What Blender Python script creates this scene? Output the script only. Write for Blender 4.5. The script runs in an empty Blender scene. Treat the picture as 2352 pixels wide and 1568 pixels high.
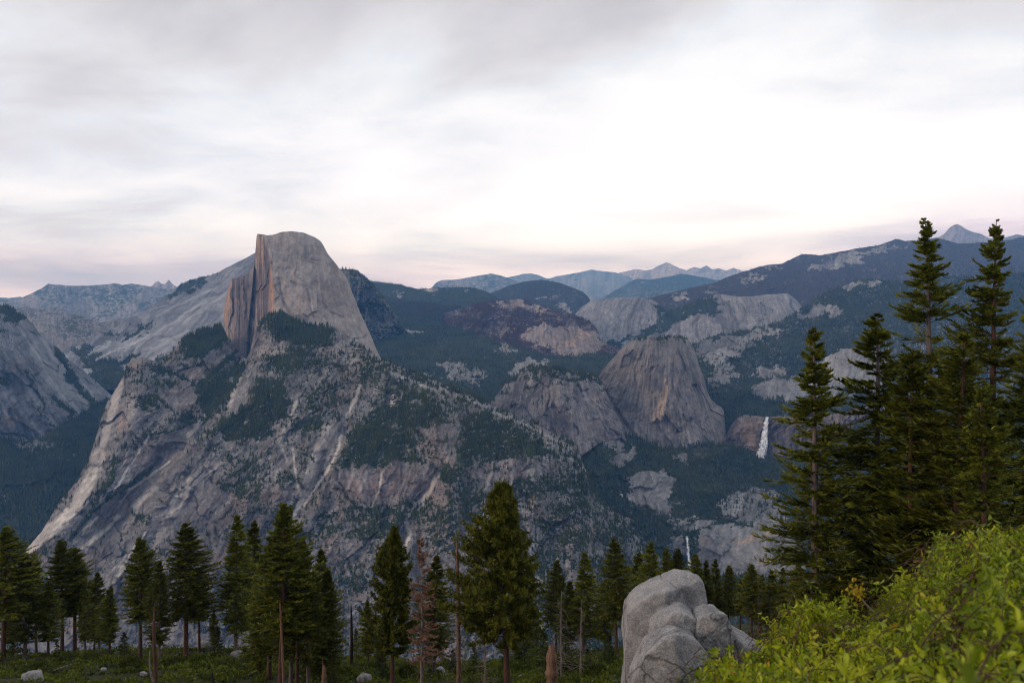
import bpy, math, random
import numpy as np

# =====================================================================
# CAMERA, WORLD, SUN, EXPOSURE
# =====================================================================
S = bpy.context.scene
COL = S.collection
F = 1800.0            # focal length in pixels of a 2352 px wide frame
CU, CV = 1176.0, 784.0

cam_d = bpy.data.cameras.new("camera")
cam = bpy.data.objects.new("camera", cam_d)
COL.objects.link(cam)
cam.location = (0, 0, 0)
cam.rotation_euler = (math.radians(90), 0, 0)
cam_d.sensor_width = 36.0
cam_d.lens = 36.0 * F / 2352.0
cam_d.clip_start = 0.1
cam_d.clip_end = 200000.0
cam_d.dof.use_dof = True
cam_d.dof.focus_distance = 900.0
cam_d.dof.aperture_fstop = 3.2
S.camera = cam

SUN_EL, SUN_AZ = 14.0, 252.0      # degrees; compass azimuth (0 = +Y, clockwise)
world = bpy.data.worlds.new("World")
S.world = world
world.use_nodes = True
wn = world.node_tree.nodes
wl = world.node_tree.links
wn.clear()


def N(nodes, typ, **kw):
    n = nodes.new(typ)
    for k, v in kw.items():
        if k == 'inp':
            for kk, vv in v.items():
                n.inputs[kk].default_value = vv
        else:
            setattr(n, k, v)
    return n


def ramp(nodes, stops, interp='LINEAR'):
    r = nodes.new('ShaderNodeValToRGB')
    r.color_ramp.interpolation = interp
    e = r.color_ramp.elements
    while len(e) > 1:
        e.remove(e[-1])
    e[0].position = stops[0][0]
    c = stops[0][1]
    e[0].color = (*c, 1) if len(c) == 3 else c
    for p, c in stops[1:]:
        x = e.new(p)
        x.color = (*c, 1) if len(c) == 3 else c
    return r


def build_world():
    out = N(wn, 'ShaderNodeOutputWorld')
    sky = N(wn, 'ShaderNodeTexSky', sky_type='NISHITA', sun_disc=False)
    sky.sun_elevation = math.radians(SUN_EL)
    sky.sun_rotation = math.radians(SUN_AZ)
    sky.altitude = 2200
    bg1 = N(wn, 'ShaderNodeBackground', inp={'Strength': 0.13})
    wl.new(sky.outputs[0], bg1.inputs[0])
    tc = N(wn, 'ShaderNodeTexCoord')
    sep = N(wn, 'ShaderNodeSeparateXYZ')
    wl.new(tc.outputs['Generated'], sep.inputs[0])
    # project the view direction on a flat cloud deck overhead
    zc = N(wn, 'ShaderNodeMath', operation='ABSOLUTE'); wl.new(sep.outputs[2], zc.inputs[0])
    za = N(wn, 'ShaderNodeMath', operation='ADD', inp={1: 0.10}); wl.new(zc.outputs[0], za.inputs[0])
    dx = N(wn, 'ShaderNodeMath', operation='DIVIDE'); wl.new(sep.outputs[0], dx.inputs[0]); wl.new(za.outputs[0], dx.inputs[1])
    dy = N(wn, 'ShaderNodeMath', operation='DIVIDE'); wl.new(sep.outputs[1], dy.inputs[0]); wl.new(za.outputs[0], dy.inputs[1])
    cmb = N(wn, 'ShaderNodeCombineXYZ'); wl.new(dx.outputs[0], cmb.inputs[0]); wl.new(dy.outputs[0], cmb.inputs[1])
    mp = N(wn, 'ShaderNodeMapping')
    mp.vector_type = 'TEXTURE'
    mp.inputs['Rotation'].default_value = (0, 0, math.radians(-24))
    mp.inputs['Scale'].default_value = (1.25, 1.0, 1)
    mp.inputs['Location'].default_value = (3.1, 1.7, 0)
    wl.new(cmb.outputs[0], mp.inputs[0])
    n1 = N(wn, 'ShaderNodeTexNoise', inp={'Scale': 1.15, 'Detail': 8.0, 'Roughness': 0.55, 'Distortion': 0.35})
    wl.new(mp.outputs[0], n1.inputs[0])
    n2 = N(wn, 'ShaderNodeTexNoise', inp={'Scale': 0.42, 'Detail': 3.0, 'Roughness': 0.45, 'Distortion': 0.2})
    mp2 = N(wn, 'ShaderNodeMapping')
    mp2.vector_type = 'TEXTURE'
    mp2.inputs['Rotation'].default_value = (0, 0, math.radians(-24))
    mp2.inputs['Scale'].default_value = (1.5, 1.1, 1)
    mp2.inputs['Location'].default_value = (-2.3, 5.2, 0)
    wl.new(cmb.outputs[0], mp2.inputs[0]); wl.new(mp2.outputs[0], n2.inputs[0])
    # cloud shade: grey belly <-> thin bright veil
    mixn = N(wn, 'ShaderNodeMath', operation='MULTIPLY_ADD', inp={1: 0.45, 2: 0.0})
    wl.new(n2.outputs[0], mixn.inputs[0])
    addn = N(wn, 'ShaderNodeMath', operation='MULTIPLY_ADD', inp={1: 0.55})
    wl.new(n1.outputs[0], addn.inputs[0]); wl.new(mixn.outputs[0], addn.inputs[2])
    # wide bright glow low in the east (where the veil is thinnest)
    gd = N(wn, 'ShaderNodeVectorMath', operation='SUBTRACT')
    g0 = (0.17, 0.955, 0.13)
    gd.inputs[1].default_value = g0
    wl.new(tc.outputs['Generated'], gd.inputs[0])
    gs = N(wn, 'ShaderNodeVectorMath', operation='MULTIPLY'); gs.inputs[1].default_value = (1.1, 0.6, 2.6)
    wl.new(gd.outputs[0], gs.inputs[0])
    gl = N(wn, 'ShaderNodeVectorMath', operation='LENGTH'); wl.new(gs.outputs[0], gl.inputs[0])
    gr = N(wn, 'ShaderNodeMapRange', interpolation_type='SMOOTHSTEP')
    gr.inputs['From Min'].default_value = 0.0; gr.inputs['From Max'].default_value = 0.85
    gr.inputs['To Min'].default_value = 0.25; gr.inputs['To Max'].default_value = 0.0
    wl.new(gl.outputs['Value'], gr.inputs[0])
    sh = N(wn, 'ShaderNodeMath', operation='ADD'); wl.new(addn.outputs[0], sh.inputs[0]); wl.new(gr.outputs[0], sh.inputs[1])
    cr = ramp(wn, [(0.36, (0.55, 0.53, 0.55)), (0.45, (0.69, 0.67, 0.685)), (0.505, (0.82, 0.81, 0.83)),
                   (0.56, (0.92, 0.96, 1.02)), (0.62, (1.08, 1.10, 1.14)), (0.75, (1.3, 1.3, 1.33))])
    wl.new(sh.outputs[0], cr.inputs[0])
    # pink-mauve layer near the horizon
    hz = N(wn, 'ShaderNodeMapRange', interpolation_type='SMOOTHSTEP')
    hz.inputs['From Min'].default_value = 0.07; hz.inputs['From Max'].default_value = 0.135
    hz.inputs['To Min'].default_value = 1.0; hz.inputs['To Max'].default_value = 0.0
    # warp the limit of the low band a little
    mp3 = N(wn, 'ShaderNodeMapping'); mp3.inputs['Scale'].default_value = (2.0, 2.0, 14.0)
    wl.new(tc.outputs['Generated'], mp3.inputs[0])
    n3 = N(wn, 'ShaderNodeTexNoise', inp={'Scale': 1.6, 'Detail': 5.0, 'Roughness': 0.5, 'Distortion': 0.3})
    wl.new(mp3.outputs[0], n3.inputs[0])
    wz = N(wn, 'ShaderNodeMath', operation='MULTIPLY_ADD', inp={1: 0.06, 2: -0.03}); wl.new(n3.outputs[0], wz.inputs[0])
    wz2 = N(wn, 'ShaderNodeMath', operation='ADD'); wl.new(wz.outputs[0], wz2.inputs[0]); wl.new(zc.outputs[0], wz2.inputs[1])
    xr = N(wn, 'ShaderNodeMapRange', interpolation_type='SMOOTHSTEP', inp={'From Min': 0.25, 'From Max': 0.62, 'To Min': 0.0, 'To Max': -0.055}); wl.new(sep.outputs[0], xr.inputs[0])
    wz3 = N(wn, 'ShaderNodeMath', operation='ADD'); wl.new(wz2.outputs[0], wz3.inputs[0]); wl.new(xr.outputs[0], wz3.inputs[1])
    wl.new(wz3.outputs[0], hz.inputs[0])
    lowc = ramp(wn, [(0.36, (0.47, 0.43, 0.58)), (0.47, (0.64, 0.57, 0.73)), (0.56, (0.92, 0.80, 0.98)), (0.66, (1.1, 1.0, 1.2))])
    wl.new(n3.outputs[0], lowc.inputs[0])
    mx = N(wn, 'ShaderNodeMix', data_type='RGBA')
    hzm = N(wn, 'ShaderNodeMath', operation='MULTIPLY', inp={1: 0.9}); wl.new(hz.outputs[0], hzm.inputs[0])
    wl.new(hzm.outputs[0], mx.inputs[0])
    wl.new(cr.outputs[0], mx.inputs[6]); wl.new(lowc.outputs[0], mx.inputs[7])
    tl = ramp(wn, [(0.0, (0.98, 1.03, 1.36)), (0.12, (0.99, 1.02, 1.24)), (0.30, (1.0, 1.01, 1.08)), (0.6, (1, 1, 1))])
    wl.new(zc.outputs[0], tl.inputs[0])
    tm = N(wn, 'ShaderNodeVectorMath', operation='MULTIPLY'); wl.new(mx.outputs[2], tm.inputs[0]); wl.new(tl.outputs[0], tm.inputs[1])
    bg2 = N(wn, 'ShaderNodeBackground', inp={'Strength': 1.0})
    wl.new(tm.outputs[0], bg2.inputs[0])
    ms = N(wn, 'ShaderNodeMixShader', inp={0: 0.90})
    wl.new(bg1.outputs[0], ms.inputs[1]); wl.new(bg2.outputs[0], ms.inputs[2])
    wl.new(ms.outputs[0], out.inputs[0])


build_world()

sun_d = bpy.data.lights.new("sun", 'SUN')
sun = bpy.data.objects.new("sun", sun_d)
COL.objects.link(sun)
sun_d.energy = 1.3
sun_d.angle = math.radians(14)
sun_d.color = (1.0, 0.80, 0.68)
az = math.radians(SUN_AZ); el = math.radians(SUN_EL)
sdir = np.array([math.sin(az) * math.cos(el), math.cos(az) * math.cos(el), math.sin(el)])   # towards the sun
from mathutils import Vector, Matrix
sun.rotation_euler = Vector(sdir).to_track_quat('Z', 'Y').to_euler()

S.view_settings.view_transform = 'Standard'
S.view_settings.look = 'None'
S.view_settings.exposure = 0.0
S.view_settings.gamma = 1.0
S.view_settings.use_curve_mapping = False
S.render.engine = 'CYCLES'
cy = S.cycles
cy.use_denoising = True
try:
    cy.denoiser = 'OPENIMAGEDENOISE'
except Exception:
    pass
cy.max_bounces = 4
cy.diffuse_bounces = 2
cy.glossy_bounces = 1
cy.transmission_bounces = 2
cy.transparent_max_bounces = 8
cy.volume_bounces = 2
cy.caustics_reflective = False
cy.caustics_refractive = False
cy.sample_clamp_indirect = 4.0
cy.filter_width = 1.1
S.render.use_persistent_data = False

# =====================================================================
# NOISE AND SMALL HELPERS
# =====================================================================
rng = np.random.default_rng(7)
_perm = np.random.default_rng(11).permutation(256).astype(np.int64)
_perm = np.concatenate([_perm, _perm, _perm])
_g = np.random.default_rng(12).normal(size=(256, 3))
_g /= np.linalg.norm(_g, axis=1)[:, None]
_g = _g.astype(np.float32)


def perlin(x, y, z=0.0):
    x, y, z = np.broadcast_arrays(np.asarray(x, np.float64), np.asarray(y, np.float64), np.asarray(z, np.float64))
    xi = np.floor(x).astype(np.int64); yi = np.floor(y).astype(np.int64); zi = np.floor(z).astype(np.int64)
    xf = (x - xi).astype(np.float32); yf = (y - yi).astype(np.float32); zf = (z - zi).astype(np.float32)
    xi &= 255; yi &= 255; zi &= 255
    u = xf * xf * xf * (xf * (xf * 6 - 15) + 10)
    v = yf * yf * yf * (yf * (yf * 6 - 15) + 10)
    w = zf * zf * zf * (zf * (zf * 6 - 15) + 10)

    def gr(ax, ay, az_):
        h = _perm[_perm[_perm[xi + ax] + yi + ay] + zi + az_]
        g = _g[h]
        return g[..., 0] * (xf - ax) + g[..., 1] * (yf - ay) + g[..., 2] * (zf - az_)

    def mixz(k):
        a = gr(0, 0, k); b = gr(1, 0, k); c = gr(0, 1, k); d = gr(1, 1, k)
        e = a + u * (b - a); f = c + u * (d - c)
        return e + v * (f - e)
    if np.all(zf == 0):
        return mixz(0) * 1.5
    a = mixz(0); b = mixz(1)
    return (a + w * (b - a)) * 1.5


def fbm(x, y, z=0.0, o=4, r=0.5, lac=2.03):
    s = 0.0; a = 1.0; t = 0.0; f = 1.0
    for i in range(o):
        s = s + a * perlin(x * f + 13.7 * i, y * f - 7.3 * i, z * f + (3.1 * i if np.any(z) else 0))
        t += a; a *= r; f *= lac
    return s / t * 1.75


def ridged(x, y, z=0.0, o=4, r=0.5, lac=2.03):
    s = 0.0; a = 1.0; t = 0.0; f = 1.0
    for i in range(o):
        n = 1.0 - np.abs(perlin(x * f + 5.7 * i, y * f - 9.3 * i, z * f)) * 2.0
        s = s + a * n; t += a; a *= r; f *= lac
    return s / t


def facet(x, y, seed=0, tilt=1.0):
    """broken rock: each cell is a flat face with its own tilt and height; returns height, edge distance, cell value"""
    xi = np.floor(x).astype(np.int64); yi = np.floor(y).astype(np.int64)
    best = np.full(x.shape, 9.0); sec = np.full(x.shape, 9.0); hh = np.zeros(x.shape); cv = np.zeros(x.shape)
    for i in (-1, 0, 1):
        for j in (-1, 0, 1):
            cx, cy = xi + i, yi + j
            h = _perm[(_perm[(cx + seed * 17) & 255] + cy) & 255]
            h2 = _perm[h + 91]; h3 = _perm[h2 + 37]; h4 = _perm[h3 + 11]
            px_ = cx + h / 255.0; py_ = cy + h2 / 255.0
            dx, dy = x - px_, y - py_
            d = dx * dx + dy * dy
            k = d < best
            sec = np.where(k, best, np.minimum(sec, d))
            best = np.where(k, d, best)
            val = (h3 / 255.0 - 0.5) + tilt * (dx * (h4 / 127.0 - 1) + dy * (h3 / 255.0 - 0.35) * 1.4)
            hh = np.where(k, val, hh); cv = np.where(k, h4 / 255.0, cv)
    return hh, np.sqrt(sec) - np.sqrt(best), cv


def sstep(a, b, x):
    t = np.clip((x - a) / (b - a), 0, 1)
    return t * t * (3 - 2 * t)


def tps(ctrl):
    c = np.array(ctrl, float)
    P = c[:, :2] / 300.0
    n = len(P)
    def U(r2):
        return 0.5 * r2 * np.log(r2 + 1e-9)
    K = U(((P[:, None] - P[None]) ** 2).sum(-1)) + np.eye(n) * 0.02
    A = np.zeros((n + 3, n + 3)); A[:n, :n] = K; A[:n, n] = 1; A[:n, n + 1:] = P; A[n, :n] = 1; A[n + 1:, :n] = P.T
    b = np.zeros(n + 3); b[:n] = c[:, 2]
    w = np.linalg.solve(A, b)

    def f(x, y):
        x = np.asarray(x, float) / 300.0; y = np.asarray(y, float) / 300.0
        r = w[n] + w[n + 1] * x + w[n + 2] * y
        for i in range(n):
            r = r + w[i] * U((x - P[i, 0]) ** 2 + (y - P[i, 1]) ** 2)
        return r
    return f


def inpoly(x, y, poly):
    p = np.array(poly, float)
    res = np.zeros(np.shape(x), bool)
    j = len(p) - 1
    for i in range(len(p)):
        xi, yi = p[i]; xj, yj = p[j]
        cnd = ((yi > y) != (yj > y)) & (x < (xj - xi) * (y - yi) / (yj - yi + 1e-9) + xi)
        res ^= cnd
        j = i
    return res.astype(float)


def near_line(x, y, pts):
    """distance to a polyline"""
    d = np.full(np.shape(x), 1e9)
    for (x0, y0), (x1, y1) in zip(pts[:-1], pts[1:]):
        dx, dy = x1 - x0, y1 - y0
        t = np.clip(((x - x0) * dx + (y - y0) * dy) / (dx * dx + dy * dy + 1e-9), 0, 1)
        d = np.minimum(d, np.hypot(x - x0 - t * dx, y - y0 - t * dy))
    return d


def make_mesh(name, verts, faces, smooth=False):
    """verts (n,3); faces (m,k) int array"""
    me = bpy.data.meshes.new(name)
    verts = np.ascontiguousarray(verts, np.float32); faces = np.ascontiguousarray(faces, np.int32)
    n, (m, k) = len(verts), faces.shape
    me.vertices.add(n); me.vertices.foreach_set('co', verts.ravel())
    me.loops.add(m * k); me.loops.foreach_set('vertex_index', faces.ravel())
    me.polygons.add(m)
    me.polygons.foreach_set('loop_start', np.arange(0, m * k, k, dtype=np.int32))
    if smooth:
        me.polygons.foreach_set('use_smooth', np.ones(m, bool))
    me.update(calc_edges=True)
    return me


def link(name, me, mat=None, parent=None, **props):
    o = bpy.data.objects.new(name, me)
    COL.objects.link(o)
    if mat is not None and me is not None and len(me.materials) == 0:
        me.materials.append(mat)
    if parent is not None:
        o.parent = parent
    for k, v in props.items():
        o[k] = v
    return o


def thing(name, label, cat, loc=(0, 0, 0), rz=0.0, group=None, scale=1.0):
    o = bpy.data.objects.new(name, None)
    COL.objects.link(o)
    o.location = loc; o.rotation_euler = (0, 0, rz); o.scale = (scale,) * 3
    o.empty_display_size = 0.3
    o['label'] = label; o['category'] = cat
    if group:
        o['group'] = group
    return o


# =====================================================================
# MATERIALS
# =====================================================================
def new_mat(name):
    m = bpy.data.materials.new(name)
    m.use_nodes = True
    nt = m.node_tree
    nt.nodes.clear()
    out = nt.nodes.new('ShaderNodeOutputMaterial')
    b = nt.nodes.new('ShaderNodeBsdfPrincipled')
    nt.links.new(b.outputs[0], out.inputs[0])
    b.inputs['Roughness'].default_value = 0.9
    b.inputs['Specular IOR Level'].default_value = 0.2
    return m, nt.nodes, nt.links, b, out


def terrain_mat(name, px, veg_a=(0.020, 0.030, 0.016), veg_b=(0.038, 0.052, 0.020), bump=1.0, streak=1.0):
    """rock and brush: colour comes from the 'rock' attribute (its mineral stain), brush cover from 'veg';
    px = metres across one pixel, so that the grain is sized to real features there"""
    m, n, l, b, out = new_mat(name)
    geo = N(n, 'ShaderNodeNewGeometry')
    a1 = N(n, 'ShaderNodeAttribute', attribute_name='rock')
    a2 = N(n, 'ShaderNodeAttribute', attribute_name='veg')
    n1 = N(n, 'ShaderNodeTexNoise', inp={'Scale': 1 / (px * 9), 'Detail': 6.0, 'Roughness': 0.65})
    n2 = N(n, 'ShaderNodeTexNoise', inp={'Scale': 1 / (px * 3.0), 'Detail': 4.0, 'Roughness': 0.7})
    fl = N(n, 'ShaderNodeAttribute', attribute_name='flow')
    n3 = N(n, 'ShaderNodeTexNoise', inp={'Scale': 1.0, 'Detail': 4.0, 'Roughness': 0.6, 'Distortion': 0.15})
    l.new(geo.outputs['Position'], n1.inputs[0]); l.new(geo.outputs['Position'], n2.inputs[0])
    l.new(fl.outputs['Vector'], n3.inputs[0])
    # rock tone variation
    r1 = N(n, 'ShaderNodeMapRange', inp={'From Min': 0.3, 'From Max': 0.7, 'To Min': 0.78, 'To Max': 1.22}); l.new(n1.outputs[0], r1.inputs[0])
    r2 = N(n, 'ShaderNodeMapRange', inp={'From Min': 0.3, 'From Max': 0.7, 'To Min': 0.84, 'To Max': 1.16}); l.new(n2.outputs[0], r2.inputs[0])
    r3 = N(n, 'ShaderNodeMapRange', inp={'From Min': 0.3, 'From Max': 0.7, 'To Min': 1 - 0.26 * streak, 'To Max': 1 + 0.26 * streak}); l.new(n3.outputs[0], r3.inputs[0])
    m1 = N(n, 'ShaderNodeMath', operation='MULTIPLY'); l.new(r1.outputs[0], m1.inputs[0]); l.new(r2.outputs[0], m1.inputs[1])
    m2 = N(n, 'ShaderNodeMath', operation='MULTIPLY'); l.new(m1.outputs[0], m2.inputs[0]); l.new(r3.outputs[0], m2.inputs[1])
    m2b = N(n, 'ShaderNodeMath', operation='MULTIPLY', inp={1: 0.74}); l.new(m2.outputs[0], m2b.inputs[0]); m2 = m2b
    vm = N(n, 'ShaderNodeVectorMath', operation='SCALE'); l.new(a1.outputs['Color'], vm.inputs[0]); l.new(m2.outputs[0], vm.inputs['Scale'])
    vr = ramp(n, [(0.35, veg_a), (0.7, veg_b)]); l.new(n2.outputs[0], vr.inputs[0])
    # brush cover edge broken by noise
    ad = N(n, 'ShaderNodeMath', operation='MULTIPLY_ADD', inp={1: 1.6, 2: -0.8}); l.new(n2.outputs[0], ad.inputs[0])
    ad2 = N(n, 'ShaderNodeMath', operation='ADD'); l.new(ad.outputs[0], ad2.inputs[0]); l.new(a2.outputs['Fac'], ad2.inputs[1])
    vf = N(n, 'ShaderNodeMapRange', interpolation_type='SMOOTHSTEP', inp={'From Min': 0.42, 'From Max': 0.62}); l.new(ad2.outputs[0], vf.inputs[0])
    mx = N(n, 'ShaderNodeMix', data_type='RGBA')
    l.new(vf.outputs[0], mx.inputs[0]); l.new(vm.outputs[0], mx.inputs[6]); l.new(vr.outputs[0], mx.inputs[7])
    l.new(mx.outputs[2], b.inputs['Base Color'])
    bp = N(n, 'ShaderNodeBump', inp={'Strength': 0.8 * bump, 'Distance': px * 2.2})
    bm = N(n, 'ShaderNodeMath', operation='MULTIPLY_ADD', inp={1: 0.6, 2: 0.0}); l.new(n2.outputs[0], bm.inputs[0])
    bm2 = N(n, 'ShaderNodeMath', operation='MULTIPLY_ADD', inp={1: 1.3 * streak}); l.new(n3.outputs[0], bm2.inputs[0]); l.new(bm.outputs[0], bm2.inputs[2])
    l.new(bm2.outputs[0], bp.inputs['Height']); l.new(bp.outputs[0], b.inputs['Normal'])
    return m


def foliage_mat(name, c1, c2, scale=0.6, trans=0.25, obj_var=0.35):
    m, n, l, b, out = new_mat(name)
    geo = N(n, 'ShaderNodeNewGeometry'); oi = N(n, 'ShaderNodeObjectInfo')
    tc = N(n, 'ShaderNodeTexCoord')
    t = N(n, 'ShaderNodeTexNoise', inp={'Scale': scale, 'Detail': 3.0, 'Roughness': 0.7}); l.new(tc.outputs['Object'], t.inputs[0])
    r = ramp(n, [(0.35, c1), (0.66, c2)]); l.new(t.outputs[0], r.inputs[0])
    mr = N(n, 'ShaderNodeMapRange', inp={'To Min': 1 - obj_var, 'To Max': 1 + obj_var}); l.new(oi.outputs['Random'], mr.inputs[0])
    vm = N(n, 'ShaderNodeVectorMath', operation='SCALE'); l.new(r.outputs[0], vm.inputs[0]); l.new(mr.outputs[0], vm.inputs['Scale'])
    l.new(vm.outputs[0], b.inputs['Base Color'])
    b.inputs['Roughness'].default_value = 0.65
    tr = N(n, 'ShaderNodeBsdfTranslucent'); l.new(vm.outputs[0], tr.inputs[0])
    ms = N(n, 'ShaderNodeMixShader', inp={0: trans}); l.new(b.outputs[0], ms.inputs[1]); l.new(tr.outputs[0], ms.inputs[2])
    l.new(ms.outputs[0], out.inputs[0])
    return m


def bark_mat(name, c1, c2, sc=3.0, bump=0.6):
    m, n, l, b, out = new_mat(name)
    tc = N(n, 'ShaderNodeTexCoord'); mp = N(n, 'ShaderNodeMapping'); mp.inputs['Scale'].default_value = (sc, sc, sc * 0.16)
    l.new(tc.outputs['Object'], mp.inputs[0])
    t = N(n, 'ShaderNodeTexNoise', inp={'Scale': 2.0, 'Detail': 6.0, 'Roughness': 0.7}); l.new(mp.outputs[0], t.inputs[0])
    r = ramp(n, [(0.32, c1), (0.68, c2)]); l.new(t.outputs[0], r.inputs[0])
    l.new(r.outputs[0], b.inputs['Base Color'])
    bp = N(n, 'ShaderNodeBump', inp={'Strength': bump, 'Distance': 0.08}); l.new(t.outputs[0], bp.inputs['Height']); l.new(bp.outputs[0], b.inputs['Normal'])
    return m


def boulder_mat():
    m, n, l, b, out = new_mat('boulder_granite')
    tc = N(n, 'ShaderNodeTexCoord')
    geo = N(n, 'ShaderNodeNewGeometry')
    big = N(n, 'ShaderNodeTexNoise', inp={'Scale': 1.5, 'Detail': 8.0, 'Roughness': 0.72, 'Distortion': 0.4}); l.new(geo.outputs['Position'], big.inputs[0])
    fine = N(n, 'ShaderNodeTexNoise', inp={'Scale': 22.0, 'Detail': 5.0, 'Roughness': 0.75}); l.new(geo.outputs['Position'], fine.inputs[0])
    vor = N(n, 'ShaderNodeTexVoronoi', inp={'Scale': 60.0}); l.new(geo.outputs['Position'], vor.inputs[0])
    r = ramp(n, [(0.34, (0.10, 0.10, 0.104)), (0.44, (0.19, 0.19, 0.195)), (0.56, (0.27, 0.268, 0.27)), (0.70, (0.33, 0.31, 0.295))]); l.new(big.outputs[0], r.inputs[0])
    fr = N(n, 'ShaderNodeMapRange', inp={'From Min': 0.3, 'From Max': 0.7, 'To Min': 0.5, 'To Max': 1.5}); l.new(fine.outputs[0], fr.inputs[0])
    vr = N(n, 'ShaderNodeMapRange', inp={'From Min': 0.0, 'From Max': 0.6, 'To Min': 0.8, 'To Max': 1.1}); l.new(vor.outputs['Distance'], vr.inputs[0])
    mm = N(n, 'ShaderNodeMath', operation='MULTIPLY'); l.new(fr.outputs[0], mm.inputs[0]); l.new(vr.outputs[0], mm.inputs[1])
    vm = N(n, 'ShaderNodeVectorMath', operation='SCALE'); l.new(r.outputs[0], vm.inputs[0]); l.new(mm.outputs[0], vm.inputs['Scale'])
    l.new(vm.outputs[0], b.inputs['Base Color'])
    wv = N(n, 'ShaderNodeTexNoise', inp={'Scale': 1.3, 'Detail': 3.0}); l.new(geo.outputs['Position'], wv.inputs[0])
    wa = N(n, 'ShaderNodeVectorMath', operation='SCALE', inp={'Scale': 0.4}); l.new(wv.outputs['Color'], wa.inputs[0])
    wb = N(n, 'ShaderNodeVectorMath', operation='ADD'); l.new(geo.outputs['Position'], wb.inputs[0]); l.new(wa.outputs[0], wb.inputs[1])
    vc = N(n, 'ShaderNodeTexVoronoi', feature='DISTANCE_TO_EDGE', inp={'Scale': 0.36}); l.new(wb.outputs[0], vc.inputs[0])
    ck = N(n, 'ShaderNodeMapRange', interpolation_type='SMOOTHSTEP', inp={'From Min': 0.0, 'From Max': 0.013, 'To Min': 0.5, 'To Max': 1.0}); l.new(vc.outputs['Distance'], ck.inputs[0])
    vm2 = N(n, 'ShaderNodeVectorMath', operation='SCALE'); l.new(vm.outputs[0], vm2.inputs[0]); l.new(ck.outputs[0], vm2.inputs['Scale'])
    l.new(vm2.outputs[0], b.inputs['Base Color'])
    bp0 = N(n, 'ShaderNodeBump', inp={'Strength': 0.7, 'Distance': 0.08}); l.new(ck.outputs[0], bp0.inputs['Height'])
    bp = N(n, 'ShaderNodeBump', inp={'Strength': 0.8, 'Distance': 0.08}); l.new(bp0.outputs[0], bp.inputs['Normal'])
    ad = N(n, 'ShaderNodeMath', operation='MULTIPLY_ADD', inp={1: 0.35}); l.new(fine.outputs[0], ad.inputs[0]); l.new(big.outputs[0], ad.inputs[2])
    l.new(ad.outputs[0], bp.inputs['Height']); l.new(bp.outputs[0], b.inputs['Normal'])
    return m


def soil_mat():
    m, n, l, b, out = new_mat('forest_soil')
    geo = N(n, 'ShaderNodeNewGeometry')
    t = N(n, 'ShaderNodeTexNoise', inp={'Scale': 0.18, 'Detail': 8.0, 'Roughness': 0.7}); l.new(geo.outputs['Position'], t.inputs[0])
    r = ramp(n, [(0.36, (0.016, 0.022, 0.006)), (0.5, (0.030, 0.036, 0.010)), (0.64, (0.05, 0.042, 0.026)), (0.78, (0.10, 0.09, 0.075))]); l.new(t.outputs[0], r.inputs[0])
    l.new(r.outputs[0], b.inputs['Base Color'])
    bp = N(n, 'ShaderNodeBump', inp={'Strength': 0.8, 'Distance': 0.4}); l.new(t.outputs[0], bp.inputs['Height']); l.new(bp.outputs[0], b.inputs['Normal'])
    return m


def water_mat():
    m, n, l, b, out = new_mat('falling_water')
    geo = N(n, 'ShaderNodeNewGeometry'); mp = N(n, 'ShaderNodeMapping'); mp.inputs['Scale'].default_value = (0.16, 0.16, 0.02)
    l.new(geo.outputs['Position'], mp.inputs[0])
    t = N(n, 'ShaderNodeTexNoise', inp={'Scale': 1.0, 'Detail': 5.0, 'Roughness': 0.7}); l.new(mp.outputs[0], t.inputs[0])
    r = ramp(n, [(0.36, (0.25, 0.27, 0.31)), (0.60, (0.80, 0.82, 0.84))]); l.new(t.outputs[0], r.inputs[0])
    l.new(r.outputs[0], b.inputs['Base Color'])
    # spray thins out towards the edges of the fall
    e = N(n, 'ShaderNodeAttribute', attribute_name='edge')
    ad = N(n, 'ShaderNodeMath', operation='MULTIPLY_ADD', inp={1: 2.2}); l.new(t.outputs[0], ad.inputs[0])
    ne = N(n, 'ShaderNodeMath', operation='MULTIPLY', inp={1: -1.0}); l.new(e.outputs['Fac'], ne.inputs[0]); l.new(ne.outputs[0], ad.inputs[2])
    mr = N(n, 'ShaderNodeMapRange', interpolation_type='SMOOTHSTEP', inp={'From Min': 0.0, 'From Max': 0.75}); l.new(ad.outputs[0], mr.inputs[0])
    l.new(mr.outputs[0], b.inputs['Alpha'])
    return m


M_FIR = foliage_mat('fir_needles', (0.028, 0.042, 0.005), (0.20, 0.21, 0.016), 1.0)
M_FIRL = foliage_mat('fir_needles_near', (0.020, 0.032, 0.005), (0.19, 0.205, 0.016), 1.3, obj_var=0.2, trans=0.2)
M_PINE = foliage_mat('pine_needles', (0.028, 0.038, 0.005), (0.17, 0.17, 0.013), 1.4)
M_RED = foliage_mat('dead_red_needles', (0.12, 0.062, 0.038), (0.26, 0.15, 0.10), 0.8)
M_FAR = foliage_mat('distant_needles', (0.013, 0.022, 0.013), (0.056, 0.070, 0.026), 0.006, trans=0.1, obj_var=0.0)
M_BRUSH = foliage_mat('mountainside_needles', (0.018, 0.028, 0.008), (0.050, 0.066, 0.014), 0.01, trans=0.1, obj_var=0.0)
M_FARB = foliage_mat('burnt_distant_needles', (0.035, 0.022, 0.024), (0.075, 0.042, 0.038), 0.01, trans=0.1, obj_var=0.0)
M_SHRUB = foliage_mat('low_shrub_leaves', (0.020, 0.032, 0.004), (0.120, 0.145, 0.012), 0.22)
M_BARK = bark_mat('reddish_bark', (0.035, 0.02, 0.015), (0.13, 0.07, 0.05))
M_BARKG = bark_mat('grey_bark', (0.06, 0.05, 0.045), (0.20, 0.16, 0.14))
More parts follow.
